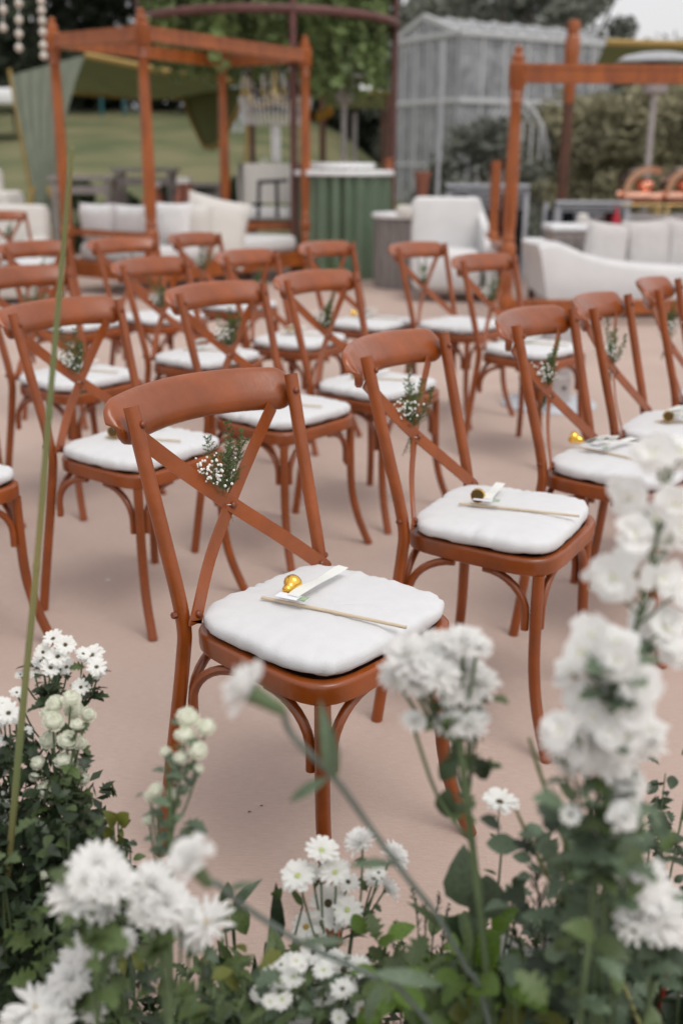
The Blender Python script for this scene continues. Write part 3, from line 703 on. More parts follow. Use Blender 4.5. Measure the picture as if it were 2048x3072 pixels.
for k, (px, lab) in enumerate(((1390, 'leftmost white pillow on the white sofa'), (1487, 'middle white pillow on the white sofa, wide and square'), (1575, 'rightmost white pillow on the white sofa, cut by picture edge'))):
    p = at(px, 570 if k else 575, 9.85); pillow('pillow', p, (.47 if k else .42, .22, .52), -.05+.1*k, -.22, PILLOWF, lab, 30+k, 'pillows on the white sofa', (.12, -.05, .08)[k])

# silver pedestal on a round plate
p = onz(1258, 929); t = thing('silver_pedestal', p, 'short silver cylinder with two holes on a round plate, behind chairs', 'pedestal')
m = MB(); m.lathe([(.262, 0), (.262, .010), (.25, .018), (.14, .024)], 48, p); m.build('base_plate', mat('galvanised plate', (.50, .52, .56), .38, metal=.25, var=.12, vscale=8), t)
m = MB(); m.lathe([(.118, .02), (.118, .17), (.112, .175), (.112, .40), (.100, .43), (.02, .44)], 40, p); m.build('body', STEELD, t)
for dx in (-.035, .04):
    m = MB(); a = math.asin(dx/.118); m.lathe([(.011, 0), (.011, .002), (.0, .0021)], 12); o = m.build('vent_hole', BLACK, t, loc=(0, 0, 0))
    o.matrix_local = frame_mat(Vector((dx+.02, -.1165*math.cos(a), .115)), (dx, -.11, 0))

# bar chair with white seat
p = Vector((-.80, 12.9, 0)); t = thing('bar_chair', p, 'tall white cushioned bar chair with dark straps behind daybed\'s right post', 'bar chair')
ztop = at(640, 478, 12.9).z
rbox('seat_cushion', (p.x+.02, p.y, ztop-.05), (.84, .6, .13), 0, WHITEF, t, .05); rbox('seat_frame', (p.x-.05, p.y, ztop-.19), (.66, .52, .09), 0, TEAK, t, .01)
for sx in (-1, 1):
    for sy in (-1, 1):
        m = MB(); m.box((p.x-.05+sx*.28, p.y+sy*.22, (ztop-.23)/2), (.06, .06, ztop-.23)); m.build('leg', TEAK, t, smooth=False)
zb = at(612, 422, 12.6).z
m = MB(); vs = []
for j in range(9):
    z = zb-.22 + .44*j/8
    for i in range(17):
        a = math.pi*(i/16); k = 1 + .04*math.sin(j/8*math.pi); vs.append((p.x-.06+.36*k*math.cos(a), p.y-.05+.26*math.sin(a)-.1, z - .08*(1-math.sin(a))*(1 if j == 0 else 0)))
for j in range(9):
    z = zb-.22 + .44*j/8
    for i in range(17):
        a = math.pi*(i/16); vs.append((p.x-.06+.30*math.cos(a), p.y-.05+.19*math.sin(a)-.1, z))
fs = [(j*17+i, j*17+i+1, (j+1)*17+i+1, (j+1)*17+i) for j in range(8) for i in range(16)] + [(153+j*17+i, 153+(j+1)*17+i, 153+(j+1)*17+i+1, 153+j*17+i+1) for j in range(8) for i in range(16)]
fs += [(8*17+i, 8*17+i+1, 153+8*17+i+1, 153+8*17+i) for i in range(16)]
m.add(vs, fs); m.build('backrest', CREAM, t)
for sx in (-1, 1):
    a = at(620+sx*20-5, 415, 12.45); b_ = at(620+sx*22-5, 500, 12.5); m = MB(); m.tube([a, b_], .022, 7); m.build('strap', BLACK, t)
m = MB(); m.tube([at(592, 418, 12.45), at(660, 414, 12.45)], .022, 7); m.build('cross_strap', BLACK, t)
for k, (x, lab) in enumerate(((610, 'pale flower bloom standing left above the bar chair back'), (636, 'pale flower bloom standing right above the bar chair back'))):
    q = at(x, 375, 13.6); t2 = thing('bud_vase', (q.x, q.y, zb-.1), lab, 'flower vase', 'bud vases on the bar behind the chair')
    m = MB(); m.lathe([(.03, zb-.1), (.035, zb+.06), (.02, q.z-.08), (.022, q.z-.06)], 10, (q.x, q.y, 0)); m.build('vase', WHITEP, t2)
    m = MB(); leaf_cloud(m, [((q.x, q.y, q.z), .07)], 60, .03, k); m.build('bloom', PETALC, t2, smooth=False)

# round bar draped in green pleats, white tiered top
p = Vector((-.02, 12.75, 0)); zt = at(800, 398, 12.2).z; R_ = .56
t = thing('draped_bar', p, 'round bar draped in dark green pleated cloth with white tiered top', 'bar')
m = MB(); m.lathe([(R_*1.06, 0), (R_*1.03, .3), (R_, zt-.02)], 168, p, wob=lambda a, z: 1 + .15*(abs(math.sin(a*10+.7*math.sin(a*4)))**.5 - .8) + .012*math.sin(a*43+1)); m.build('pleated_skirt', PLEAT, t)
m = MB(); m.lathe([(R_+.03, zt-.03), (R_+.05, zt-.02), (R_+.05, zt+.02), (R_+.03, zt+.03), (.1, zt+.03)], 48, p); m.build('bar_top', WHITEP, t)
z2 = at(800, 374, 12.4).z
m = MB(); m.lathe([(R_*.66, z2-.06), (R_*.68, z2-.05), (R_*.68, z2-.005), (R_*.66, z2+.0), (.05, z2)], 40, p + Vector((0, 0, 0))); m.build('upper_tier', WHITEP, t)
m = MB(); m.lathe([(.05, zt+.03), (.05, z2-.06)], 12, p); m.build('tier_post', WHITEP, t)

# grey round side table with white top; white armchair; terracotta jar; stake
p = Vector((.69, 11.6, 0)); zt = at(940, 492, 11.3).z
t = thing('side_table', p, 'grey round side table with white top between green bar and white armchair', 'side table')
m = MB(); m.lathe([(.34, 0), (.345, .03), (.345, zt-.06), (.33, zt-.05)], 40, p); m.build('drum', GREYP, t)
for k in range(12):
    a = -math.pi + k*math.pi/11; m = MB(); m.box((p.x+.35*math.cos(a), p.y+.35*math.sin(a), zt/2-.02), (.03, .02, zt-.12), a+math.pi/2); m.build('slat', GREYP, t, smooth=False)
m = MB(); m.lathe([(.36, zt-.05), (.385, zt-.04), (.385, zt-.005), (.37, zt), (.02, zt)], 40, p); m.build('table_top', WHITEP, t)
q = Vector((p.x+.20, p.y-.22, zt)); m = MB(); m.lathe([(.03, 0), (.035, .05), (.03, .09), (.01, .10)], 12, q); tag(m.build('candle', CREAM, loc=q), 'short pale candle standing on the grey round side table', 'candle')
p = at(1030, 520, 10.6); p.z = 0
t = thing('armchair', p, 'white slipcovered armchair with high back beside the grey side table', 'armchair')
zt = at(1030, 452, 10.9).z
rbox('backrest', (p.x, p.y+.3, zt/2+.08), (.70, .20, zt-.16), -.08, WHITEF, t, .07)
m = MB()
for sx in (1,): m.add([(p.x+sx*.36, p.y+.36, zt-.08), (p.x+sx*.44, p.y-.4, .12), (p.x+sx*.44, p.y+.42, .05), (p.x+sx*.30, p.y+.36, zt-.08), (p.x+sx*.33, p.y-.4, .12), (p.x+sx*.33, p.y+.42, .05), (p.x+sx*.42, p.y-.40, .52), (p.x+sx*.32, p.y-.40, .52)], [(0, 6, 1, 2), (3, 5, 4, 7), (0, 3, 7, 6), (6, 7, 4, 1), (0, 2, 5, 3)])
m.build('armrest', WHITEF, t, smooth=False)
rbox('seat', (p.x-.02, p.y-.08, .30), (.66, .70, .36), -.08, WHITEF, t, .07)
m = MB(); m.box((p.x-.42, p.y+.25, zt-.14), (.16, .12, .12), 0, .03); m.build('throw_pillow', CREAM, t)
p = at(968, 462, 12.6); t = thing('terracotta_jar', (p.x, p.y, 0), 'tall terracotta jar on a stand behind the white armchair', 'jar')
zj = at(968, 394, 12.6).z
m = MB(); m.lathe([(.06, p.z-.12), (.062, p.z), (.075, zj-.10), (.10, zj-.03), (.10, zj), (.085, zj)], 18, (p.x, p.y, 0)); m.build('jar', TERRA, t)
m = MB(); m.lathe([(.14, 0), (.14, .03), (.03, .05), (.03, p.z-.13), (.08, p.z-.12)], 14, (p.x, p.y, 0)); m.build('stand', GREYM, t)
p = at(892, 372, 13.4); t = thing('wooden_post', (p.x, p.y, 0), 'short orange wooden post right behind the green draped bar', 'post')
m = MB(); m.box((p.x, p.y, p.z/2), (.085, .085, p.z), .2, .01); m.build('shaft', TEAK, t)
m = MB(); m.box((p.x, p.y, p.z+.02), (.10, .10, .04), .2, .01); m.build('cap', TEAK, t)

# slatted buffet counters
def buffet(xa, xb, y_top, Y, rz, nsl, label, dep=.75):
    a = at(xa, y_top, Y); b_ = at(xb, y_top, Y); c = (a+b_)/2; w = (b_-a).length; zt = a.z
    t = thing('buffet_counter', (c.x, c.y, 0), label, 'buffet counter', 'slatted buffet counters')
    R = Matrix.Rotation(rz, 3, 'Z'); W = lambda x, y, z: Vector((c.x, c.y, 0)) + R @ Vector((x, y, 0)) + Vector((0, 0, z))
    for k in range(nsl):
        m = MB(); m.box(W(0, -dep/2 + .05*(nsl-k-1), zt-.30+.30*(k+1)/nsl), (w, .09, .30/nsl*.62), rz); m.build('slat', GREYM, t, smooth=False)
    m = MB(); m.box(W(0, -dep/2+.32, zt-.17), (w*.97, .03, .30), rz); m.build('slat_backing', DARKG, t, smooth=False)
    m = MB(); m.box(W(0, 0, zt-.36), (w*.97, dep*.9, .03), rz); m.build('under_shelf', DARKG, t, smooth=False)
    m = MB(); m.box(W(0, dep*.3, (zt-.1)/2), (w*.94, .05, zt-.12), rz); m.build('back_panel', DARKG, t, smooth=False)
    for sx in (-1, 1):
        for sy in (-1, 1): m = MB(); m.box(W(sx*(w/2-.03), sy*(dep/2-.03), zt/2-.02), (.05, .05, zt-.04), rz); m.build('leg', GREYM, t, smooth=False)
    for sx in (-.32, .25):
        m = MB(); m.add(*cloth(lambda u, v: tuple(W(w*(sx-.08+.16*u), -dep/2+.03+.02*math.sin(u*25), (zt-.12)*(1-v)+.02)), 14, 2)); m.build('cloth_panel', MAROON if sx > 0 else DARKG, t)
buffet(1030, 1215, 424, 12.6, -.16, 5, 'grey slatted buffet counter left of the right canopy post')
buffet(1262, 1425, 460, 11.6, -.05, 7, 'grey slatted buffet counter behind the white sofa pillows', 1.0)
p = at(1312, 522, 10.6); t = thing('side_table', (p.x, p.y, 0), 'pale wooden cabinet table with white top left of the sofa pillows', 'side table')
m = MB(); m.box((p.x+.02, p.y, p.z-.0), (.54, .5, .06), .03, .02); m.build('table_top', WHITEP, t)
m = MB(); m.box((p.x+.02, p.y, (p.z-.03)/2), (.48, .44, p.z-.03), .03, .01); m.build('cabinet', mat('pale driftwood', (.36, .30, .27), .7, var=.12, vscale=5, stretch=(4, 4, 1)), t)
for k in range(4): m = MB(); m.box((p.x-.14+k*.105, p.y-.232, p.z/2-.02), (.09, .02, p.z-.12), .03); m.build('door_panel', GREYP, t, smooth=False)
q = at(1336, 512, 10.5); m = MB(); m.lathe([(.05, 0), (.06, .03), (.055, .07), (.02, .09)], 14, q); tag(m.build('bowl', CREAM, loc=q), 'small round pale bowl on the pale cabinet table', 'bowl')
q = at(1413, 516, 10.9); m = MB(); m.lathe([(.04, -.1), (.042, .06), (.016, .12), (.016, .17)], 14, q); tag(m.build('bottle', REDC, loc=q), 'red bottle standing behind the sofa pillows', 'bottle')
m = MB(); q2 = Vector((q.x, q.y, 0)); m.box((q.x, q.y, (q.z-.1)/2), (.3, .3, q.z-.1), 0, .01); tag(m.build('plinth', GREYP, loc=q2), 'grey plinth behind the sofa pillows holding the red bottle', 'plinth')
# chafing dishes on a steel counter
p = at(1500, 500, 11.3); t = thing('steel_counter', (p.x, p.y+.2, 0), 'grey steel counter with chafing dishes behind white sofa', 'counter')
m = MB(); m.box((p.x+.1, p.y+.2, p.z), (1.5, .6, .05), 0, .01); m.build('counter_top', STEELD, t); m = MB(); m.box((p.x+.1, p.y+.2, (p.z-.03)/2), (1.4, .5, p.z-.03), 0, .01); m.build('counter_body', GREYP, t)
for k, (x, lab) in enumerate(((1466, 'left copper chafing dish with open roll top'), (1560, 'right copper chafing dish with open roll top, cut by picture edge'))):
    q = at(x, 478, 11.4); zc = p.z+.026; t = thing('chafing_dish', (q.x, q.y, zc), lab, 'chafing dish', 'copper chafing dishes')
    for sx in (-.17, .17):
        m = MB(); m.tube([(q.x+sx, q.y-.12, zc), (q.x+sx*.9, q.y-.12, zc+.1)], .02, 8); m.tube([(q.x+sx, q.y+.12, zc), (q.x+sx*.9, q.y+.12, zc+.1)], .02, 8); m.build('leg', BRASS, t)
    m = MB(); m.box((q.x, q.y, zc+.10), (.46, .32, .03), 0, .01); m.build('tray', BRASS, t)
    m = MB(); m.box((q.x, q.y, zc+.18), (.42, .30, .12), 0, .05); m.build('pan', COPPER, t)
    m = MB(); vs = []
    for i in range(13):
        a = math.radians(60+i*10.5)
        for yy in (-.14, .14): vs.append((q.x+.05+.26*math.cos(a), q.y+yy, zc+.24+.24*math.sin(a)))
    for i in range(13):
        a = math.radians(60+i*10.5)
        for yy in (-.14, .14): vs.append((q.x+.05+.19*math.cos(a), q.y+yy, zc+.24+.18*math.sin(a)))
    fs = [(2*i, 2*i+1, 2*i+3, 2*i+2) for i in range(12)] + [(26+2*i, 26+2*i+2, 26+2*i+3, 26+2*i+1) for i in range(12)] + [(2*i+s_, 2*i+2+s_, 28+2*i+s_, 26+2*i+s_) for i in range(12) for s_ in (0, 1)]
    m.add(vs, fs); m.build('roll_top', COPPER, t)
    m = MB(); m.ball((q.x+.04, q.y, zc+.30), .10, 14, 8, .6); m.build('inner_lid', COPPER, t)
    for sx in (-1, 1): m = MB(); m.ball((q.x+sx*.23, q.y-.05, zc+.2), .04, 10, 6); m.build('handle', COPPER, t)

# patio heaters
def heater(xd, yd, Y, rad, label, top, base_z=0):
    p = at(xd, yd, Y); x, y, z = p.x, p.y, p.z
    t = thing('patio_heater', (x, y, 0), label, 'patio heater', 'patio heaters')
    m = MB(); m.lathe([(rad, z-.10), (rad, z-.085), (rad*.8, z-.03), (rad*.45, z+.0), (.04, z+.015)], 36, (x, y, 0)); m.build('reflector_dome', top, t)
    m = MB(); m.lathe([(.10, z-.40), (.13, z-.38), (.14, z-.14), (.15, z-.12), (.05, z-.09)], 20, (x, y, 0)); m.build('burner', STEELD if top is STEEL else BLACK, t)
    m = MB(); m.lathe([(.035, .55), (.035, z-.40)], 12, (x, y, 0)); m.build('pole', STEELD, t)
    m = MB(); m.lathe([(.24, 0), (.24, .04), (.18, .06), (.17, .52), (.06, .58)], 24, (x, y, 0)); m.build('tank_housing', STEELD, t)
heater(1510, 122, 11.9, .43, 'patio heater with pale steel dome behind the right canopy beam', STEEL)
heater(790, 160, 14.6, .42, 'patio heater with dark burner and steel dome beyond the green bar', STEEL)
heater(815, 196, 17.5, .46, 'patio heater farther off, its white dome just below the nearer dome', WHITEP)
t = thing('olive_canopy', (.2, 17, 0), 'small olive canopy with tan edge beyond the green bar', 'canopy')
a = at(738, 212, 16.5); b_ = at(892, 212, 16.5); dz = Vector((0, 2.2, .05))
m = MB(); m.add(*cloth(lambda u, v: tuple(a*(1-u)+b_*u + dz*v + Vector((0, 0, -.08*math.sin(math.pi*u)*math.sin(math.pi*v)))), 10, 8)); m.build('roof', CANVAS_O, t)
m = MB(); m.add(*cloth(lambda u, v: tuple(a*(1-u)+b_*u + Vector((0, .02*math.sin(u*20), -.22*v))), 16, 2)); m.build('valance', CANVAS_O, t)
m = MB(); m.tube([a, b_], .03, 6); m.build('edging', TRIM, t)
for q in (a, b_, a+dz, b_+dz):
    m = MB(); m.tube([(q.x, q.y, 0), q], .03, 7); m.build('pole', TEAKD, t)

# round metal gazebo with hanging greens and a chandelier
gc = Vector((-.92, 14.0, 0)); GR = 1.55; gz_ = at(620, 18, 12.45).z
t = thing('metal_gazebo', gc, 'round rust-red metal ring gazebo with greenery hanging inside', 'gazebo')
ring = lambda z, r_: [(gc.x+r_*math.cos(a), gc.y+r_*math.sin(a), z) for a in [k*2*math.pi/64 for k in range(64)]]
m = MB(); m.tube(ring(gz_, GR), .05, 8, closed=True); m.build('lower_ring', RUST, t)
m = MB(); m.sweep(ring(gz_+.42, GR), [(-.02, -.09), (.02, -.09), (.02, .09), (-.02, .09)], closed=True); m.build('upper_ring', RUST, t)
for a in (-1.337, .08, 1.80, 3.3):
    x, y = gc.x+GR*math.cos(a), gc.y+GR*math.sin(a); m = MB(); m.tube([(x, y, 0), (x, y, gz_+.5)], .04, 8); m.build('gazebo_leg', RUST, t)
for a in (0, math.pi/3, 2*math.pi/3):
    m = MB(); m.tube([(gc.x+GR*math.cos(a), gc.y+GR*math.sin(a), gz_+.42), (gc.x-GR*math.cos(a), gc.y-GR*math.sin(a), gz_+.42)], .03, 6); m.build('roof_bar', RUST, t)
m = MB(); r = random.Random(3); st = MB()
for k in range(150):
    a = r.uniform(0, 6.28); rr = GR*math.sqrt(r.uniform(.05, .92)); x, y = gc.x+rr*math.cos(a), gc.y+rr*math.sin(a); Lh = r.uniform(.65, 1.1)*(1.12 if x > gc.x+.4 else .92); z0 = gz_+.45
    st.tube([(x, y, z0), (x+.02, y, z0-Lh)], .006, 3)
    leaf_cloud(m, [((x+r.gauss(0, .025), y+r.gauss(0, .025), z0-Lh*q/13), .095) for q in range(14)], 170, .055, k)
g = m.build('hanging_greenery', T_VINE, None, smooth=False, loc=(gc.x, gc.y, gz_)); tag(g, 'mass of leafy vines hanging from the round metal gazebo', 'greenery', None, 'stuff')
tag(st.build('vine_stems', STEM, g, loc=(0, 0, 0)), kind='stuff'); 
for v in g.children[0].data.vertices: v.co -= Vector((gc.x, gc.y, gz_))
# chandelier
cp = at(632, 215, 13.6); t = thing('crystal_chandelier', cp, 'crystal chandelier with candle arms hanging under the round gazebo', 'chandelier')
m = MB(); m.tube([(cp.x, cp.y, gz_+.42), (cp.x, cp.y, cp.z)], .012, 6); m.build('chain', BRASS, t)
m = MB(); m.lathe([(.02, .30), (.05, .2), (.03, .1), (.06, .0), (.03, -.1)], 12, cp); m.build('centre_stem', BRASS, t)
for k in range(10):
    a = k*math.pi/5; ex, ey = math.cos(a), math.sin(a); m = MB()
    m.tube(spline([cp+Vector((0, 0, -.05)), cp+Vector((ex*.2, ey*.2, -.14)), cp+Vector((ex*.38, ey*.38, -.05)), cp+Vector((ex*.40, ey*.40, .05))], 4), .012, 6); ar = m.build('arm', BRASS, t)
    m = MB(); m.lathe([(.016, .05), (.016, .16), (.004, .19)], 8, cp+Vector((ex*.40, ey*.40, 0))-t.location); m.build('candle', CREAM, ar, loc=(0, 0, 0))
r = random.Random(9); m = MB()
for k in range(46):
    a = k/46*6.283
    for j in range(9): m.ball(cp+Vector((.44*math.cos(a)*(1-.02*j), .44*math.sin(a)*(1-.02*j), -.06-.035*j+r.uniform(-.008, .008))), r.uniform(.012, .02), 5, 3)
for k in range(60):
    a = r.uniform(0, 6.28); rr = r.uniform(.05, .4); m.ball(cp+Vector((rr*math.cos(a), rr*math.sin(a), r.uniform(-.35, .3))), r.uniform(.012, .022), 5, 3)
tag(m.build('crystal_drops', CRYST, t, smooth=False), kind='stuff')
m = MB(); m.lathe([(.05, -.78), (.055, -.76), (.06, -.40), (.03, -.36)], 12, cp + Vector((.0, 0, 0))); m.build('centre_pendant', WHITEP, t)
# yellow flower ball and small lamp beyond the bar
q = at(745, 262, 15.0); t = thing('flower_stand', (q.x, q.y, 0), 'orange yellow flowers on a thin stand beyond the green bar', 'flower stand')
m = MB(); leaf_cloud(m, [((q.x+dx, q.y, q.z+dz_), .07) for dx, dz_ in ((-.06, -.03), (.06, .04), (0, 0))], 160, .03, 4); m.build('flowers', YELLOW, t, smooth=False)
m = MB(); m.tube([(q.x, q.y, 0), q], .02, 6); m.build('stand', TEAKD, t)

# hanging garlands of pale balls, top left, slung from a cable
cz = 2.55
t = thing('cable', (-2.2, 8.2, cz), 'thin overhead cable holding the ball garlands at top left', 'cable')
m = MB(); m.tube([(-6, 8.2, cz+.15), (-2.3, 8.2, cz), (1.0, 8.2, cz+.4)], .006, 5); m.build('wire', TEAKD, t)
m = MB(); m.tube([(-6, 8.2, 0), (-6, 8.2, cz+.2)], .04, 8); m.build('mast', TEAKD, t)
for k, (x, ys_, lab) in enumerate(((8, (22, 64), 'leftmost garland of pale balls, short, at top left corner'), (44, (8, 46, 78, 110), 'middle garland of pale balls at top left'), (95, (2, 24, 48, 74, 104, 128), 'longest garland of pale balls, nearest the daybed finial'))):
    top = at(x, -14, 8.2); t = thing('ball_garland', (top.x, top.y, cz), lab, 'garland', 'garlands of pale balls at top left')
    pts = [at(x+(1 if k == 2 else 0)*(i*1.2), y_, 8.2) for i, y_ in enumerate(ys_)]
    m = MB(); m.tube([(top.x, top.y, cz+.03)] + pts, .003, 4); m.build('string', TWINE, t)
    for q in pts:
        m = MB(); m.ball(q, .030, 10, 7); m.build('ball', BALLW, t)

# three people far off on the lawn
def person(loc, h, label, top_m, leg_m, yaw, stride):
    t = thing('person', loc, label, 'person', w=False); t.rotation_euler = (0, 0, yaw); k = h/1.75
    V = [(0, 0, .95), (0, 0, 1.15), (0, 0, 1.40), (0, .01, 1.50), (0, .02, 1.60), (0, .02, 1.70),
         (.09, 0, .90), (.10, stride, .50), (.10, stride*.9+.02, .08), (.10, stride*.9+.16, .03), (-.09, 0, .90), (-.10, -stride*.7, .50), (-.10, -stride*1.4, .10), (-.10, -stride*1.4+.14, .03),
         (.19, 0, 1.40), (.24, -.03, 1.12), (.24, .10, .88), (-.19, 0, 1.40), (-.24, .03, 1.12), (-.24, .12, .88)]
    Rr = [.15, .135, .15, .06, .085, .075, .09, .06, .045, .04, .09, .06, .045, .04, .06, .045, .035, .06, .045, .035]
    Ed = [(0, 1), (1, 2), (2, 3), (3, 4), (4, 5), (0, 6), (6, 7), (7, 8), (8, 9), (0, 10), (10, 11), (11, 12), (12, 13), (2, 14), (14, 15), (15, 16), (2, 17), (17, 18), (18, 19)]
    me = bpy.data.meshes.new('body'); me.from_pydata([(x*k, y*k, z*k) for x, y, z in V], Ed, [])
    o = link('body', me, t); md = o.modifiers.new('skin', 'SKIN'); sl = me.skin_vertices[0].data
    for i, r_ in enumerate(Rr): sl[i].radius = (r_*k*.8, r_*k*.8)
    sl[0].use_root = True; sb = o.modifiers.new('sub', 'SUBSURF'); sb.levels = 1; sb.render_levels = 1
    me.materials.append(top_m)
    m = MB(); m.ball((0, .0*k, 1.70*k), .10*k, 10, 7); m.build('hair', HAIR, t, loc=(0, 0, 0))
    m = MB(); m.lathe([(.16*k, .88*k), (.155*k, 1.0*k), (.15*k, 1.05*k)], 12); m.build('trousers_waist', leg_m, t, loc=(0, 0, 0))
    return t
for (x, y, Y, h, lab, a_, b_, yaw, sd_) in ((902, 347, 31, 1.72, 'person in black walking far off, between gazebo and greenhouse', CLOTHB, CLOTHB, -1.4, .2), (42, 306, 36, 1.72, 'person in dark clothes far off at the left tent edge', CLOTHB, CLOTHB, .6, .06), (548, 308, 36, 1.7, 'person in pale blue shirt far off beside the tent flap', CLOTHW, CLOTHB, 2.6, .05)):
    p = at(x, y, Y); p.z = lawn_h(p.x, p.y) - .004; person(p, h, lab, a_, b_, yaw, sd_)

# greenhouse
GLASS = mat('hazy greenhouse glass', (.56, .56, .59), .25, col2=(.26, .265, .29), vscale=3.6, spec=.8, alpha=.38, detail=8)
FRAMEW = mat('greenhouse white frame', (.52, .52, .53), .5)
def greenhouse(o_, wx, wy, eave, rise, nx_, ny_, label, rz, gl=GLASS):
    t = thing('greenhouse', o_, label, 'greenhouse', w=False); t.rotation_euler = (0, 0, rz)
    def bar(a, b_, r_=.024): m = MB(); m.box((0, 0, 0), (1, 1, 1)); m.v = []; m.f = []; m.sweep([a, b_], [(-r_, -r_), (r_, -r_), (r_, r_), (-r_, r_)]); return m.build('frame_bar', FRAMEW, t, smooth=False, loc=(0, 0, 0))
    def pane(P): m = MB(); P = [Vector(q) for q in P]; nn = (P[1]-P[0]).cross(P[2]-P[0]).normalized()*.006; m.add(list(P)+[q+nn for q in P], [(0, 1, 2, 3), (7, 6, 5, 4), (0, 4, 5, 1), (1, 5, 6, 2), (2, 6, 7, 3), (3, 7, 4, 0)] if len(P) == 4 else [(0, 1, 2), (5, 4, 3), (0, 3, 4, 1), (1, 4, 5, 2), (2, 5, 3, 0)]); m.build('pane', gl, t, smooth=False, loc=(0, 0, 0))
    roof = lambda x: eave + rise*(1-abs(x/wx*2-1))
    zs = [0, eave*.32, eave*.66, eave]
    for i in range(nx_+1):
        x = wx*i/nx_; bar((x, 0, 0), (x, 0, roof(x))); bar((x, wy, 0), (x, wy, roof(x)))
        bar((x, 0, roof(x)), (x, wy, roof(x)), .03)
    for z in zs[1:]: bar((0, -.01, z), (wx, -.01, z), .05 if z > eave*.5 else .03); bar((wx+.01, 0, z), (wx+.01, wy, z), .05 if z > eave*.5 else .03)
    for sx in (0, 1): bar((wx*sx, 0, eave+(0)), (wx/2, 0, eave+rise), .05)
    for i in range(nx_):
        x0, x1 = wx*i/nx_+.03, wx*(i+1)/nx_-.03
        for j in range(3): pane([(x0, 0, zs[j]+.03), (x1, 0, zs[j]+.03), (x1, 0, zs[j+1]-.03), (x0, 0, zs[j+1]-.03)])
        pane([(x0, 0, eave+.04), (x1, 0, eave+.04), (x1, 0, max(eave+.05, roof(x1)-.03)), (x0, 0, max(eave+.05, roof(x0)-.03))])
        for j in range(ny_): y0, y1 = wy*j/ny_+.03, wy*(j+1)/ny_-.03; pane([(x0, y0, roof(x0)), (x1, y0, roof(x1)), (x1, y1, roof(x1)), (x0, y1, roof(x0))])
    for j in range(ny_+1):
        y = wy*j/ny_
        for x in (0, wx): bar((x, y, 0), (x, y, eave))
        bar((0, y, eave), (wx/2, y, eave+rise), .03); bar((wx, y, eave), (wx/2, y, eave+rise), .03)
    for j in range(ny_):
        y0, y1 = wy*j/ny_+.03, wy*(j+1)/ny_-.03
        for x in (0, wx):
            for q in range(3): pane([(x, y0, zs[q]+.03), (x, y1, zs[q]+.03), (x, y1, zs[q+1]-.03), (x, y0, zs[q+1]-.03)])
    return t
g0 = at(893, 420, 21.0); g1 = at(1010, 420, 21.0); ev = at(950, 178, 21.0).z; pk = at(965, 22, 21.0).z
GY = 24.0; nc = at(1042, 420, GY); lc = at(893, 420, GY+2.2); gx_ = Vector((nc.x-lc.x, -2.2, 0))
ev = at(1042, 74, GY).z; pk = at(965, 8, GY+1.1).z
greenhouse((lc.x, GY+2.2, 0), gx_.length, 4.4, ev, pk-ev-.25, 5, 7, 'tall pale glass greenhouse with white frame and pitched roof', math.atan2(gx_.y, gx_.x))
g2 = at(1150, 400, 19.0)
# small hoop house with rounded shoulders
t = thing('hoop_house', (g2.x+.6, 19.5, 0), 'small glass hoop house with rounded shoulder right of the greenhouse', 'greenhouse')
W2 = at(1262, 300, 19.0).x - g2.x; zt = at(1200, 232, 19.0).z
outl = [(0, 0), (0, zt*.55), (W2*.08, zt*.80), (W2*.35, zt*1.0), (W2*.62, zt*.93), (W2*.85, zt*.82), (W2*.98, zt*.62), (W2, zt*.4), (W2, 0)]
for j in range(5):
    m = MB(); m.tube([(g2.x+a, 19.0+j*.9, z) for a, z in outl], .035, 6); m.build('hoop', FRAMEW, t)
for j in range(4):
    for i in range(len(outl)-1):
        m = MB(); (a, z), (b_, zz) = outl[i], outl[i+1]; m.add([(g2.x+a, 19.03+j*.9, z), (g2.x+b_, 19.03+j*.9, zz), (g2.x+b_, 19.87+j*.9, zz), (g2.x+a, 19.87+j*.9, z)], [(0, 1, 2, 3)]); m.build('pane', GLASS, t, smooth=False)
for i in range(1, 5):
    m = MB(); x = g2.x+W2*i/5; m.tube([(x, 18.97, 0), (x, 18.97, zt*.85)], .025, 5); m.build('frame_bar', FRAMEW, t)
p = at(1015, 100, 15.5); t = thing('metal_pole', (p.x, p.y, 0), 'thin dark metal pole in front of the tall greenhouse', 'pole')
m = MB(); m.lathe([(.05, 0), (.05, .04), (.028, .06), (.026, p.z), (.008, p.z+.02)], 10, (p.x, p.y, 0)); m.build('shaft', GREYM, t)
for k, (x, Y) in enumerate(((232, 43), (284, 43.5), (316, 44))):
    p = at(x, 210, Y); z0 = lawn_h(p.x, Y); t = thing('teal_post', (p.x, Y, z0), ('left', 'middle', 'right')[k] + ' thin teal post under the green tent roof, far off', 'post', 'teal posts far behind the tent')
    m = MB(); m.tube([(p.x, Y, z0), p], .06, 7); m.build('shaft', TEAL, t)
    m = MB(); m.ball(p, .075, 8, 5); m.build('cap', TEAL, t)
p = at(15, 222, 33); t = thing('white_marquee', (p.x-1.2, 33, lawn_h(p.x, 33)), 'flat white marquee roof far off at left edge', 'marquee')
m = MB(); m.box((p.x-1.2, 34, p.z), (3.2, 2.5, .45), 0, .1); m.build('roof', WHITEP, t)
for dx in (-2.6, -1.2):
    m = MB(); m.box((p.x+dx, 33, (p.z+lawn_h(p.x, 33))/2), (.08, .08, p.z-lawn_h(p.x, 33))); m.build('leg', WHITEP, t, smooth=False)

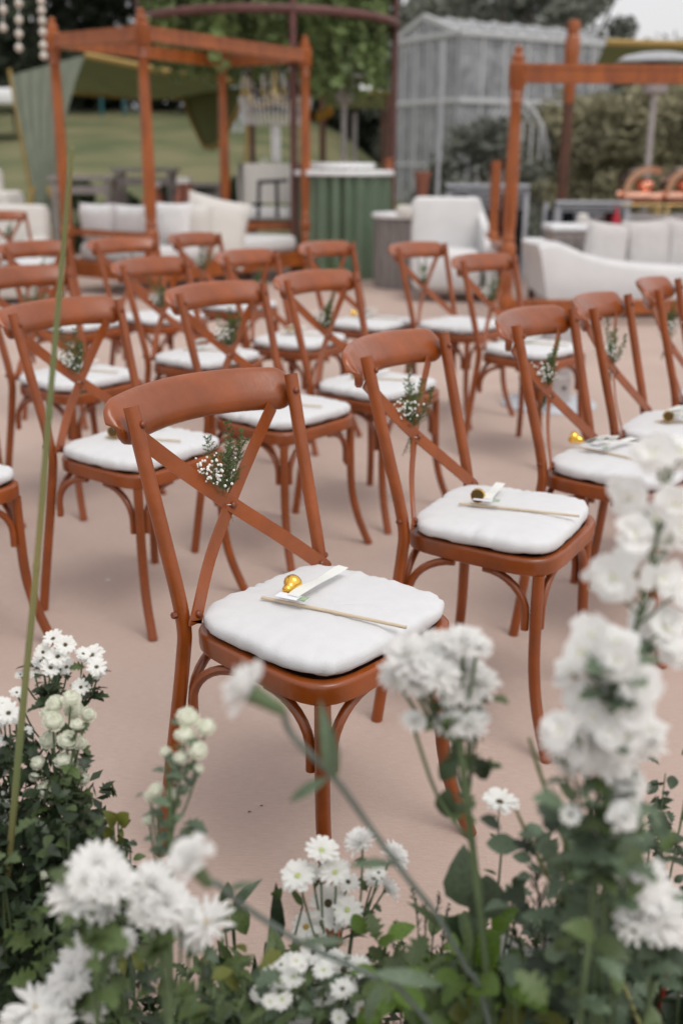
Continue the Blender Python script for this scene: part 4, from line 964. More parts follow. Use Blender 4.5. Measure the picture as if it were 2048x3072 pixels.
# ------------------------------------------------------------------ trees and shrubs
def tree(loc, h, cr, mt_, label, n, ls, seed, name='tree', cat='tree', low=.28, group='trees behind the lawn', wide=1.0, cl_n=40):
    r = random.Random(seed); loc = Vector(loc); t = thing(name, loc, label, cat, group, w=False)
    m = MB(); m.tube(spline([(0, 0, 0), (r.uniform(-.1, .1)*cr*.3, 0, h*.3), (r.uniform(-.2, .2)*cr*.4, .1, h*.6), (0, 0, h*.85)], 4), [h*.022*(1-.8*i/12) for i in range(13)], 8)
    for k in range(7):
        a = r.uniform(0, 6.28); z0 = h*r.uniform(.25, .6); e = Vector((math.cos(a)*cr*.7, math.sin(a)*cr*.7, z0+h*r.uniform(.12, .3)))
        m.tube(spline([(0, 0, z0), e*.5 + Vector((0, 0, z0*.5)), e], 3), [h*.010*(1-.75*i/6) for i in range(7)], 6)
    m.build('trunk', BARK, t, loc=(0, 0, 0))
    m = MB(); cl = []
    for k in range(cl_n):
        a = r.uniform(0, 6.28); zz = r.uniform(low, 1.0); env = math.sin(math.pi*min(1, max(.06, (zz-low)/(1.0-low)*.86+.14)))**.6; rr = cr*env*math.sqrt(r.uniform(.15, 1))
        cl.append(((rr*math.cos(a)*wide, rr*math.sin(a), h*zz), cr*r.uniform(.16, .34)))
    leaf_cloud(m, cl, n, ls, seed, .75); m.build('crown', mt_, t, smooth=False, loc=(0, 0, 0))
DT = [(-17, 50, 15, 5.5), (-12.5, 47, 17, 5.0), (-8.2, 49, 16, 5.2), (-4.0, 47, 17, 5.0), (-.2, 50, 15, 4.6), (3.2, 52, 13, 4.2), (-14.5, 58, 20, 6), (-6, 60, 21, 6.5), (1.2, 60, 19, 6)]
where = ('far left of the tent, at the picture edge', 'above the ball garlands', 'above the left daybed post', 'above the nearest daybed post', 'behind the gazebo greenery', 'left above the greenhouse peak', 'tallest at the far left', 'tallest behind the daybed', 'tallest behind the gazebo')
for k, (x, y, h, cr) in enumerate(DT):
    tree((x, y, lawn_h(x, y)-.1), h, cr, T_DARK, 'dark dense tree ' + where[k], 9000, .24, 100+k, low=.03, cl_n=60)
m = MB(); cl = []; r = random.Random(8)
for k in range(260):
    x = r.uniform(-22, 7); y = r.uniform(45.5, 48.5); cl.append(((x, y, lawn_h(x, y)+r.uniform(.1, 3.2)), r.uniform(.6, 1.0)))
leaf_cloud(m, cl, 22000, .2, 3); tag(m.build('thicket', T_DARK, None, smooth=False), 'dark undergrowth along the top of the lawn under the trees', 'thicket', None, 'stuff')
TR = [(7.7, 37, 9.9, 2.0, 'grey green tree between greenhouse ridge and open sky'), (5.0, 36, 9.6, 2.8, 'grey green tree above the greenhouse roof, sky showing through'), (6.9, 40, 10.0, 2.3, 'tall grey green tree at top right against the sky'), (4.2, 44, 8.2, 3.6, 'grey green tree behind the greenhouse ridge'), (5.9, 33, 4.6, 1.7, 'lower grey green tree right of the greenhouse ridge')]
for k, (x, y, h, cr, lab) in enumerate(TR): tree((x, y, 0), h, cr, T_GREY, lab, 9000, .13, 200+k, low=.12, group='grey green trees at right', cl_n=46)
SH = [(1112, 440, 17.2, 1.75, 1.05, T_GREY, 'dark round shrub before the tall greenhouse'), (1290, 440, 20, 2.4, 1.3, T_OLIVE, 'olive shrub behind the tall wooden pole'), (1370, 440, 19, 2.3, 1.2, T_OLIVE, 'olive shrub right of the tall wooden pole'), (1450, 440, 20, 2.4, 1.3, T_OLIVE, 'olive shrub left behind the right patio heater'), (1550, 440, 19, 2.4, 1.3, T_OLIVE, 'olive shrub behind the chafing dishes'), (1640, 440, 20, 2.6, 1.4, T_OLIVE, 'olive shrub at right picture edge'),
      (1180, 300, 27, 3.3, 1.7, T_GREY, 'grey green bush behind the hoop house'), (1280, 300, 30, 4.3, 2.1, T_GREY, 'tall grey green bush right of the hoop house'), (1400, 300, 28, 4.0, 2.1, T_GREY, 'tall grey green bush under the canopy beam'), (1520, 300, 29, 4.0, 2.2, T_GREY, 'tall grey green bush beyond the heater pole'), (1640, 300, 30, 4.2, 2.3, T_GREY, 'tall grey green bush at right edge')]
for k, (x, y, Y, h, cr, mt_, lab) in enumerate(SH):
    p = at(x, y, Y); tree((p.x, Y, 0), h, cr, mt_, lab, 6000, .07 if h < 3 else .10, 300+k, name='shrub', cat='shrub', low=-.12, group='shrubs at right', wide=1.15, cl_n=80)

# ------------------------------------------------------------------ foreground flowers
def petal(L_, W_, e0, e1, cup=.15, rows=4, tip=.55, ruf=0.0, r=None, wpos=.62, notch=0.0):
    """a petal growing along +Y from the origin, rising from elevation e0 to e1"""
    vs = []; y = z = 0.0; step = L_/rows
    for k in range(rows+1):
        t = k/rows; w = W_*(math.sin(math.pi*min(1, t/wpos*.5)) if t < wpos else (1 - (1-tip)*((t-wpos)/(1-wpos))**2))*.5
        w = max(w, W_*.09)
        e = e0 + (e1-e0)*t; rz = (r.uniform(-1, 1)*ruf*W_*t) if r else 0
        yy = y - (notch*L_ if k == rows else 0)
        vs += [(-w, y, z + cup*w + rz), (0, y if k < rows else yy + L_*.04, z), (w, y, z + cup*w - rz)]
        y += step*math.cos(e); z += step*math.sin(e)
    fs = []
    for k in range(rows):
        a = 3*k; fs += [(a, a+1, a+4, a+3), (a+1, a+2, a+5, a+4)]
    return vs, fs
def head(name, m_, layers, seed, jit=.12, **kw):
    """layers: (count, length, width, e0, e1, base radius, base height)"""
    r = random.Random(seed); m = MB()
    for (n, L_, W_, e0, e1, rb, zb) in layers:
        off = r.uniform(0, 6.28)
        for k in range(n):
            a = off + 2*math.pi*k/n + r.uniform(-jit, jit); vs, fs = petal(L_*r.uniform(.86, 1.1), W_*r.uniform(.85, 1.12), e0+r.uniform(-jit, jit), e1+r.uniform(-jit, jit)*1.6, r=r, **kw)
            R = Matrix.Rotation(a-math.pi/2, 3, 'Z'); o = Vector((rb*math.cos(a), rb*math.sin(a), zb)); tw = Matrix.Rotation(r.uniform(-jit, jit)*1.5, 3, 'Y')
            m.add([o + R @ (tw @ Vector(q)) for q in vs], fs)
    return m.mesh(name, m_, angle=None)
rad = math.radians
def mumL(seed):      # full chrysanthemum, unit outer radius
    return head('flower_head', PETALI, [(16, .92, .25, rad(-4), rad(10), .10, 0), (15, .86, .24, rad(14), rad(22), .10, .04), (14, .76, .23, rad(32), rad(36), .09, .07), (12, .64, .22, rad(50), rad(52), .07, .09), (10, .54, .20, rad(66), rad(78), .05, .10), (7, .46, .18, rad(80), rad(100), .03, .10)], seed, .16, cup=.5, tip=.5)
def daisyL(seed):
    return head('flower_head', PETAL, [(13, .86, .36, rad(6), rad(2), .13, 0), (11, .80, .34, rad(20), rad(10), .13, .03)], seed, .13, cup=.25, tip=.62)
def buttonL(seed):
    return head('flower_head', PETALC, [(13, .62, .42, rad(20), rad(75), .42, -.30), (12, .70, .40, rad(48), rad(105), .36, -.12), (10, .66, .36, rad(68), rad(130), .26, .06), (8, .55, .30, rad(80), rad(140), .16, .2), (5, .4, .22, rad(86), rad(120), .05, .28)], seed, .12, cup=.45, tip=.7)
def starL(seed):
    return head('flower_head', PETALI, [(12, 1.0, .26, rad(0), rad(18), .10, 0), (11, .88, .24, rad(22), rad(38), .09, .05), (8, .66, .22, rad(48), rad(66), .06, .08)], seed, .2, cup=.5, tip=.35)
def floretL(seed):
    return head('flower_head', PETALI, [(5, 1.0, 1.2, rad(24), rad(-8), .05, 0), (3, .62, .8, rad(50), rad(36), .04, .08)], seed, .22, cup=.16, tip=.72, ruf=.10, rows=5)
def carnL(seed):
    return head('flower_head', PETALI, [(9, .95, .55, rad(20), rad(2), .06, 0), (9, .85, .5, rad(42), rad(26), .05, .05), (8, .75, .46, rad(62), rad(52), .04, .1), (6, .62, .4, rad(80), rad(84), .02, .12)], seed, .2, cup=.1, tip=.9, ruf=.22, rows=5)
HEADS = dict(mum=[mumL(i) for i in range(4)], daisy=[daisyL(i+10) for i in range(4)], button=[buttonL(i+20) for i in range(3)], star=[starL(i+30) for i in range(2)], floret=[floretL(i+40) for i in range(5)], carn=[carnL(i+50) for i in range(2)])
def dome(r_, h, m_, nm='flower_centre'):
    m = MB(); m.lathe([(r_, -.02), (r_*1.02, h*.4), (r_*.8, h*.8), (r_*.3, h)], 12); return m.mesh(nm, m_)
THROAT = mat('floret throat', (.62, .66, .34), .7, var=.1, vscale=100)
EYES = dict(daisy=dome(.20, .13, EYE), daisyY=dome(.20, .13, EYEY), daisyG=dome(.19, .12, EYEG), star=dome(.10, .14, EYEY), floret=dome(.24, .10, THROAT), mum=dome(.10, .12, EYEG), button=dome(.30, .48, EYEG))
m = MB(); m.lathe([(.05, -.34), (.16, -.20), (.24, -.06), (.22, .0)], 10); CALYX = m.mesh('calyx', STEM)
m = MB(); m.lathe([(.10, -1.25), (.20, -1.10), (.25, -.6), (.30, -.2), (.36, .0)], 10); LONGCALYX = m.mesh('calyx', STEM)
CORE = dict(button=dome(.62, .62, PETALC, 'flower_core'))

def leaf_mesh(kind, m_):
    m = MB(); name = 'leaf'
    if kind == 'ovate':
        prof = [(0, .02), (.12, .15), (.32, .28), (.55, .29), (.78, .18), (.92, .08), (1, .0)]
    elif kind == 'round':
        prof = [(0, .03), (.10, .18), (.3, .32), (.55, .38), (.8, .31), (.94, .17), (1, .04)]
    elif kind == 'lance':
        prof = [(0, .015), (.15, .07), (.4, .115), (.65, .095), (.85, .05), (1, .0)]
    elif kind == 'strap':
        prof = [(0, .03), (.3, .05), (.6, .045), (.85, .03), (1, .002)]
    elif kind == 'lobed':
        prof = [(0, .03), (.10, .06), (.22, .30), (.30, .14), (.45, .42), (.53, .18), (.68, .36), (.76, .16), (.90, .17), (1, .02)]
    vs = []; n = len(prof)
    for (t, w) in prof:
        z = .10*math.sin(t*2.6) - .22*t*t
        vs += [(-w, t - (.0 if kind != 'lobed' else -.10*w), z + w*.28), (0, t, z), (w, t - (.0 if kind != 'lobed' else -.10*w), z + w*.28)]
    fs = [q for k in range(n-1) for q in ((3*k, 3*k+1, 3*k+4, 3*k+3), (3*k+1, 3*k+2, 3*k+5, 3*k+4))]
    m.add(vs, fs); return m.mesh(name, m_, angle=None)
LEAVES = {}
def leafm(kind, m_):
    if (kind, m_.name) not in LEAVES: LEAVES[(kind, m_.name)] = leaf_mesh(kind, m_)
    return LEAVES[(kind, m_.name)]
fr_ = random.Random(77)
def put_head(t, O, p, kind, r_, nrm, calyx=True, eye=None):
    base = kind
    me = fr_.choice(HEADS[base]); o = link('flower_head', me, t, frame_mat(p-O, nrm, fr_.uniform(0, 6.28), r_))
    e = eye or (kind if kind in EYES else None)
    if e and e in EYES: link('flower_centre', EYES[e], o)
    if kind in CORE: link('flower_core', CORE[kind], o)
    if calyx: link('calyx', LONGCALYX if kind == 'carn' else CALYX, o)
    return o
def put_leaf(t, O, p, d, nrm, L_, kind, m_): return link('leaf', leafm(kind, m_), t, dir_mat(p-O, d, nrm, L_))
def rv(s_=1): return Vector((fr_.uniform(-s_, s_), fr_.uniform(-s_, s_), fr_.uniform(-s_, s_)))
def nrm_cam(p, up=.8, jit=.35):
    v = Vector((0, 0, CAMH)) - p; v.normalize(); return (v*.75 + Vector((0, 0, up)) + rv(jit)).normalized()

def spray(name, label, cat, base, join, heads, leaf=('lobed', LEAFD, 30, .035), stem_r=.0028, group=None, sm=None, leaf_zone=(.15, 1.0), spread=.03, extra=None):
    """base foot on the ground, join = point where the branches fan out, heads = (x, y, Y, r px, kind[, nrm[, eye]])"""
    base = Vector(base); join = Vector(join); t = thing(name, base, label, cat, group, w=False); O = base; sm = sm or STEM
    mid = (base+join)/2 + Vector((fr_.uniform(-.02, .02), fr_.uniform(-.02, .02), 0)); main = spline([base, mid, join], 8)
    m = MB(); m.tube([p-O for p in main], [stem_r*(1.25-.35*i/16) for i in range(17)], 7); m.build('stem', sm, t, loc=(0, 0, 0))
    br = []
    for h in heads:
        x, y, Y, rp, kind = h[:5]; p = at(x, y, Y); r_ = size(rp, p)*dict(daisy=1.24, button=1.20, mum=1.14, star=1.1).get(kind, 1.0); nrm = Vector(h[5]).normalized() if len(h) > 5 and h[5] else nrm_cam(p); eye = h[6] if len(h) > 6 else None
        put_head(t, O, p, kind, r_, nrm, True, eye)
        q = p - nrm*r_*.3; dist = (q-join).length; s0 = main[max(2, min(15, int(16 - dist/.02*1.2)))] if (q.z < join.z+.02) else join
        b_ = spline([s0, s0*.45 + q*.55 - Vector((0, 0, .012)) + nrm*-.01, q], 4); m = MB(); m.tube([k-O for k in b_], stem_r*.5, 5); m.build('stem_branch', sm, t, loc=(0, 0, 0)); br.append(b_)
    kind, lm_, nl, ll = leaf
    allp = [p for p in main[int(16*leaf_zone[0]):int(16*leaf_zone[1])+1]]
    for b_ in br: allp += b_[1:-1]*1
    for k in range(nl):
        p = fr_.choice(allp) + rv(spread*.3); a = fr_.uniform(0, 6.28); d = Vector((math.cos(a), math.sin(a), fr_.uniform(-.1, .7))); put_leaf(t, O, p, d, Vector((0, 0, 1)) + rv(.5), ll*.78*fr_.uniform(.5, 1.3), kind, lm_ if fr_.random() < .75 else LEAF)
    return t, O

def H(conv, Y, lst, kind, dy=0.0, eye=None):
    out = []
    for e in lst:
        x, y = conv(e[0], e[1]); r_ = e[2]*{L1: .3418, L5: .5, L6: .3906, L7: .5, L8: .3254, L9: .5}[conv]
        out.append((x, y, Y + fr_.uniform(-dy, dy), r_, e[3] if len(e) > 3 else kind, e[5] if len(e) > 5 else None, e[4] if len(e) > 4 else eye))
    return out
def foot(x, y, Y, dx=0.0, dy=0.0): p = at(x, y, Y); return (p.x+dx, p.y+dy, 0)

# leafy fillers: each plant has stems and leaf parts
def filler(name, label, rect, Ys, kinds, n, ll, stems=7, up=.5, group=None, cat='foliage plant', soft=None):
    x0, y0, x1, y1 = rect; c = at((x0+x1)/2, (y0+y1)/2, sum(Ys)/2); base = Vector((c.x, c.y, 0)); t = thing(name, base, label, cat, group, w=False)
    for k in range(stems):
        p = at(fr_.uniform(x0, x1), fr_.uniform(y0, (y0+y1)/2), fr_.uniform(*Ys)); b_ = Vector((p.x*.6+c.x*.4, p.y-.02, 0)); sp = spline([b_, (b_+p)/2 + Vector((fr_.uniform(-.02, .02), 0, .02)), p], 6); m = MB(); m.tube([q-base for q in sp], [.0024-.0016*i/12 for i in range(13)], 5); m.build('stem', STEM, t, loc=(0, 0, 0))
        nl = min(290, int(n*1.5))//stems
        for j in range(nl):
            i = fr_.randint(3, 12); q = sp[i]; a = fr_.uniform(0, 6.28); d = Vector((math.cos(a), math.sin(a), fr_.uniform(-.2, up*2))); kd, mt_ = fr_.choice(kinds)
            q2 = q + Vector((fr_.gauss(0, .012), fr_.gauss(0, .012), fr_.gauss(0, .012))) if soft is None else q + Vector((fr_.gauss(0, soft), fr_.gauss(0, soft), fr_.gauss(0, soft)))
            put_leaf(t, base, q2, d, Vector((0, -.3, 1)) + rv(.6), ll*.62*fr_.uniform(.5, 1.3)*(1.35 if kd == 'lance' else 1), kd, mt_)
# spray chrysanthemums at the left
hs_ = H(L1, 1.36, [(360, 150, 62), (440, 190, 60), (390, 270, 65, 'daisy', 'daisy'), (280, 300, 55, 'daisy', 'daisy'), (340, 345, 60), (450, 340, 52), (240, 390, 42), (140, 390, 32), (115, 510, 40), (290, 240, 50)], 'daisy', .03)
spray('spray_chrysanthemum', 'white daisies with dark eyes, topmost spray at left beside the reed', 'flowers', foot(*L1(300, 900), 1.30), at(*L1(330, 560), 1.34), hs_, ('lobed', LEAFD, 34, .036))
hs_ = H(L1, 1.36, [(620, 260, 72), (650, 340, 60, 'daisy', 'daisy'), (560, 250, 45), (545, 475, 52, 'daisy', 'daisy'), (660, 390, 40)], 'daisy', .02)
spray('spray_chrysanthemum', 'white daisy spray at left, rightmost tall one turned half away', 'flowers', foot(*L1(420, 900), 1.30), at(*L1(520, 600), 1.34), hs_, ('lobed', LEAFD, 22, .034))
hs_ = H(L1, 1.30, [(60, 650, 72, 'daisy', 'daisy'), (20, 590, 55), (110, 690, 35), (-10, 690, 60), (190, 905, 60, 'daisy', 'daisy'), (180, 770, 36), (70, 1350, 65), (90, 1420, 50), (40, 1220, 50), (20, 1040, 36), (30, 830, 40)], 'daisy', .03)
spray('spray_chrysanthemum', 'white daisies with dark eyes at left picture edge left of the reed', 'flowers', foot(*L1(60, 1300), 1.24), at(*L1(70, 1000), 1.28), hs_, ('lobed', LEAFD, 40, .036))
hs_ = H(L1, 1.28, [(370, 590, 62), (480, 555, 65), (500, 630, 66), (590, 660, 55), (360, 700, 76), (325, 650, 55), (330, 830, 62), (460, 835, 72), (540, 850, 48), (430, 970, 64), (550, 1010, 60), (500, 1000, 48), (555, 1095, 50), (310, 1165, 64), (480, 1360, 55), (255, 985, 50), (200, 1190, 42), (470, 1090, 36), (400, 1290, 40), (230, 1080, 36), (520, 730, 45)], 'button', .035)
spray('button_chrysanthemum', 'creamy button chrysanthemums, big cluster at left below the daisies', 'flowers', foot(*L1(360, 1500), 1.20), at(*L1(400, 1250), 1.25), hs_, ('lobed', LEAF, 60, .034))
hs_ = H(L5, 1.16, [(160, 1030, 30), (190, 1075, 16), (205, 650, 22), (225, 700, 18)], 'button', .02)
spray('button_chrysanthemum', 'lone small cream button flower low in the dark leaves at left', 'flowers', foot(*L5(170, 1300), 1.12), at(*L5(175, 1150), 1.13), hs_, ('lobed', LEAFD, 12, .03))
# leafy spike with cream buds in front of the front chair's rear leg
hs_ = H(L1, 1.02, [(1260, 680, 75), (1385, 745, 66), (1245, 800, 70), (1330, 900, 66), (1220, 950, 58), (1115, 910, 42), (1170, 1190, 58), (1050, 1165, 50), (1010, 1210, 42), (1335, 1020, 34), (1000, 1370, 45), (1060, 1330, 30), (1180, 1090, 30)], 'button', .015)
spray('bud_spike', 'leaning leafy spike of cream buds crossing the front chair\'s rear leg', 'flowers', foot(330, 2300, .90), at(390, 1790, 1.0), hs_, ('lobed', LEAFG, 60, .030), leaf_zone=(.35, 1.0), spread=.05)
# carnation with a long stem
def carnation(pD, Y, r_, nrm, path, label, leaves):
    p = at(*pD, Y); base = at(*path[-1][:2], path[-1][2]); pv = at(*path[-2][:2], path[-2][2]); dd = base-pv; dd = Vector((dd.x*.6, abs(dd.y)*.3+.01, min(dd.z, -.03))); base = base + dd*(base.z/-dd.z); base.z = 0; t = thing('carnation', base, label, 'flowers', 'carnations', w=False); O = base
    nrm = Vector(nrm).normalized(); rr = size(r_, p); put_head(t, O, p, 'carn', rr, nrm)
    pts = [p - nrm*rr*1.2] + [at(*q[:2], q[2]) for q in path] + [base]
    m = MB(); sp = spline(pts, 6); m.tube([q-O for q in sp], .0028, 7); m.build('stem', STEMG, t, loc=(0, 0, 0))
    for (x0, y0, x1, y1, Yl, k) in leaves:
        a, b_ = at(x0, y0, Yl), at(x1, y1, Yl); put_leaf(t, O, a, b_-a, nrm_cam((a+b_)/2, .2, .3), (b_-a).length*1.03, k, LEAFG)
carnation((575, 1590), .74, 74, (-.80, .05, .48), [(672, 1690, .75), (770, 1790, .77), (850, 1900, .79), (930, 2010, .80), (1000, 2100, .82), (1065, 2215, .84), (1120, 2340, .86)], 'white carnation leaning left on a long diagonal stem before the front chair', [(770, 1790, 738, 1625, .765, 'lance'), (755, 1785, 658, 1842, .77, 'lance'), (905, 1985, 800, 1985, .80, 'lance'), (745, 1760, 745, 1640, .755, 'strap')])
carnation((440, 1980), .72, 66, (-.45, -.1, .85), [(500, 2030, .73), (560, 2080, .75), (700, 2170, .78), (850, 2240, .8), (960, 2320, .82)], 'white carnation at bottom left above the chrysanthemum heads, stem running right', [(520, 2045, 590, 2025, .74, 'lance'), (690, 2165, 800, 2160, .77, 'lance'), (860, 2235, 1020, 2260, .8, 'lance'), (880, 2260, 830, 2360, .8, 'lance')])
# big chrysanthemums, bottom left
hs_ = H(L5, .84, [(440, 620, 115), (345, 760, 112), (520, 690, 100), (430, 720, 90), (480, 790, 80), (385, 680, 80)], 'mum', .02)
spray('chrysanthemum', 'full white chrysanthemum cluster at lower left, left half', 'flowers', foot(*L5(420, 1250), .74), at(*L5(440, 1000), .80), hs_, ('lobed', LEAF, 26, .045), .0032)
hs_ = H(L5, .86, [(690, 700, 105), (760, 780, 108), (680, 830, 90), (830, 830, 95), (950, 870, 112, 'star', 'star'), (740, 900, 60), (880, 930, 70)], 'mum', .02)
spray('chrysanthemum', 'full white chrysanthemum cluster at lower left, right half with spiky star bloom', 'flowers', foot(*L5(720, 1250), .76), at(*L5(760, 1020), .82), hs_, ('ovate', LEAF, 26, .04), .0032)
hs_ = H(L5, .90, [(410, 985, 92), (450, 1060, 84), (325, 1130, 92), (290, 1180, 80), (570, 960, 60), (350, 1020, 70)], 'mum', .02)
spray('chrysanthemum', 'white chrysanthemum cluster tilted away, under the lower left cluster', 'flowers', foot(*L5(400, 1500), .82), at(*L5(400, 1250), .87), hs_, ('lobed', LEAF, 26, .04), .0030)
hs_ = H(L5, .86, [(165, 1260, 105, 'star', 'star'), (240, 1330, 95), (80, 1330, 80), (430, 1280, 55), (160, 1340, 90)], 'mum', .015)
spray('chrysanthemum', 'white chrysanthemum with orange centre in the bottom left corner', 'flowers', foot(*L5(180, 1600), .80), at(*L5(180, 1420), .83), hs_, ('lobed', LEAFD, 16, .04), .0030)
# daisies, bottom middle
hs_ = H(L6, 1.12, [(910, 200, 86, 'daisy', 'daisyG'), (770, 350, 86, 'daisy', 'daisyG'), (850, 330, 52), (990, 330, 82, 'daisy', 'daisyG'), (1065, 385, 60), (950, 510, 100, 'daisy', 'daisy'), (1060, 550, 78, 'daisy', 'daisyG'), (820, 650, 78, 'daisy', 'daisyY'), (880, 700, 55), (1000, 610, 60)], 'daisy', .02)
spray('spray_chrysanthemum', 'white daisies at bottom middle, one with dark round eye', 'flowers', foot(*L6(960, 1300), 1.06), at(*L6(950, 900), 1.10), hs_, ('lance', LEAF, 24, .055))
hs_ = H(L6, 1.14, [(1140, 150, 92, 'mum', None, (-.35, .0, .9)), (1335, 235, 92, 'mum', None, (.65, .0, .75)), (1215, 365, 55), (1295, 425, 76, 'mum', None, (.7, .15, .6)), (1245, 330, 40)], 'daisy', .015)
spray('spray_chrysanthemum', 'white double blooms seen from the side, right of the bottom middle daisies', 'flowers', foot(*L6(980, 1100), 1.08), at(*L6(1090, 680), 1.12), hs_, ('lobed', LEAF, 16, .03))
hs_ = H(L6, 1.06, [(690, 880, 64), (640, 930, 45), (725, 860, 52), (860, 800, 62), (990, 830, 50, 'daisy', 'daisy'), (1040, 900, 80), (955, 925, 60), (560, 1040, 52), (600, 1090, 40), (930, 1040, 60), (1060, 1030, 52), (1180, 1085, 42), (1110, 1170, 42), (650, 1170, 62), (980, 1190, 48), (850, 1150, 36), (760, 1100, 40), (580, 1120, 40), (1030, 1110, 40), (700, 1210, 40)], 'daisy', .03)
spray('white_filler_flower', 'low small white flowers in the leaves at bottom middle', 'flowers', foot(*L6(820, 1400), 1.0), at(*L6(830, 1250), 1.03), hs_, ('ovate', LEAFG, 30, .035))
# large cream cluster in front of the front chair's seat corner
hs_ = H(L7, .92, [(300, 870, 100), (400, 845, 92), (480, 835, 84), (560, 805, 82), (625, 830, 66), (250, 960, 78), (345, 1000, 78), (450, 960, 90), (560, 930, 92), (645, 1000, 80), (500, 1045, 62), (590, 1055, 55), (380, 920, 80), (300, 930, 70)], 'mum', .02)
hs_ += H(L7, .92, [(330, 1172, 58), (505, 1180, 72), (590, 1190, 74), (630, 1150, 50), (590, 1240, 36)], 'mum', .012)
t_, O_ = spray('chrysanthemum', 'large creamy chrysanthemum cluster before the front chair\'s right seat corner', 'flowers', foot(1190, 2500, .86), at(1055, 1700, .91), hs_, ('lobed', LEAF, 16, .036), .0040, leaf_zone=(.55, 1.0))
for (x0, y0, x1, y1, k, m_) in ((1052, 1740, 1010, 1790, 'ovate', LEAFD), (1090, 1740, 1120, 1790, 'ovate', LEAFD), (1030, 1810, 1022, 1880, 'ovate', LEAFD), (1100, 1880, 1150, 1900, 'ovate', LEAFD), (1046, 1700, 1045, 1760, 'lobed', LEAFD)):
    a, b_ = at(x0, y0, .91), at(x1, y1, .91); put_leaf(t_, O_, a, b_-a, nrm_cam(a, .3, .3), (b_-a).length*1.1, k, m_)
# tall white delphinium spires at the right
def spire(label, base, pts, heads, Y):
    base = Vector(base); t = thing('delphinium_spire', base, label, 'flowers', 'tall white flower spires at right', w=False); O = base
    path = [at(*q, Y) for q in pts]; sp = spline(path + [base], 8); m = MB(); m.tube([q-O for q in sp], [.0014+.0016*i/len(sp) for i in range(len(sp))], 7); m.build('stem', STEM, t, loc=(0, 0, 0))
    for h in heads:
        x, y = L8(h[0], h[1]); p = at(x, y, Y+fr_.uniform(-.035, .035)); r_ = size(h[2]*.3254*(1.12 if len(h) < 4 else .95), p)
        near = min(sp, key=lambda q: (q-p).length + max(0, q.z-p.z+.02)*2); out = (p-near); out.z *= .3
        n_ = (out.normalized()*.6 + nrm_cam(p, .1, .5)*.8) if out.length > 1e-4 else nrm_cam(p)
        n_ = n_.normalized()
        o = put_head(t, O, p, h[3] if len(h) > 3 else 'floret', r_, n_, True, h[4] if len(h) > 4 else None)
        q = p - n_*r_*.25; m = MB(); m.tube([k-O for k in spline([near - Vector((0, 0, .015)), (near+q)/2 + Vector((0, 0, -.008)), q], 3)], .0013, 5); m.build('pedicel', STEM, t, loc=(0, 0, 0))
    for k in range(16):
        q = sp[int(len(sp)*fr_.uniform(.66, .9))]; a = fr_.uniform(0, 6.28); put_leaf(t, O, q, Vector((math.cos(a), math.sin(a), .5)), Vector((0, 0, 1)) + rv(.3), fr_.uniform(.03, .05), 'lobed', LEAFG)
spire('taller white flower spire rising at the right picture edge', foot(1500, 2300, .80), [L8(960, 180), L8(900, 700), L8(780, 1250), L8(680, 1650), L8(560, 2200)],
      [(840, 260, 130), (960, 330, 150), (1040, 240, 120), (690, 570, 130), (620, 500, 95), (1000, 620, 135), (860, 720, 125), (720, 830, 125), (940, 880, 145), (1040, 800, 120), (660, 990, 100), (560, 1140, 145), (470, 1130, 110), (650, 1060, 110), (900, 1150, 135), (1010, 1250, 115), (840, 1020, 110), (800, 1430, 135), (930, 1500, 155), (1020, 1640, 130), (760, 1560, 110)], .88)
spire('lower broad white flower spire leaning left at the right side', foot(1420, 2400, .82), [L8(480, 1480), L8(520, 1700), L8(560, 2000), L8(540, 2300)],
      [(420, 1550, 150), (560, 1600, 150), (330, 1660, 115), (710, 1750, 155), (600, 1720, 130), (260, 1800, 125), (760, 1880, 125), (420, 1830, 115), (480, 1740, 60, 'daisy', 'daisy'), (545, 1800, 105), (500, 1930, 95), (560, 2110, 100), (540, 2230, 105), (600, 2330, 90), (470, 2380, 90), (335, 2000, 115), (500, 1990, 90, 'daisy', 'daisy'), (690, 2050, 135), (590, 1900, 120), (180, 2210, 120), (330, 2300, 125), (480, 2270, 115), (650, 2260, 135), (800, 2200, 115), (420, 2120, 100), (760, 2080, 100)], .80)
hs_ = H(L9, .80, [(1010, 60, 90), (1120, 65, 100), (1230, 115, 110), (1060, 130, 85), (1310, 60, 120), (1390, 40, 90), (1310, 235, 85), (1300, 295, 66), (1180, 120, 80)], 'mum', .025) + H(L9, .80, [(1215, 440, 72, 'carn'), (1295, 390, 80, 'carn'), (1050, 375, 48, 'daisy'), (1260, 360, 60, 'carn')], 'carn', .02)
spray('chrysanthemum', 'white rounded blooms at the foot of the right flower spires', 'flowers', foot(*L9(1180, 1300), .76), at(*L9(1180, 560), .81), hs_, ('lobed', LEAFG, 70, .042), .0036, leaf_zone=(.25, 1.0), spread=.08)
hs_ = H(L9, .82, [(1385, 690, 115, 'mum', 'star'), (1440, 850, 135, 'mum', 'star'), (1400, 770, 100), (1350, 860, 95), (1525, 900, 95), (1470, 760, 90)], 'mum', .02)
spray('chrysanthemum', 'big cream chrysanthemum blooms at the right edge near the bottom', 'flowers', foot(*L9(1440, 1500), .77), at(*L9(1440, 1080), .82), hs_, ('ovate', LEAFD, 20, .045), .0036)
hs_ = [(*L9(725, 318), 1.10, 36, 'daisy', (.05, -.1, 1.0), 'daisy')]
spray('daisy', 'single small white daisy seen from the side on a thin stem', 'flowers', foot(*L9(760, 1000), 1.06), at(*L9(735, 520), 1.09), hs_, ('lance', LEAF, 7, .03), .0016)
hs_ = H(L9, 1.04, [(760, 980, 42), (690, 1030, 44), (640, 1140, 44), (600, 1020, 32), (720, 1080, 36), (660, 1090, 30), (800, 1010, 28)], 'daisy', .02)
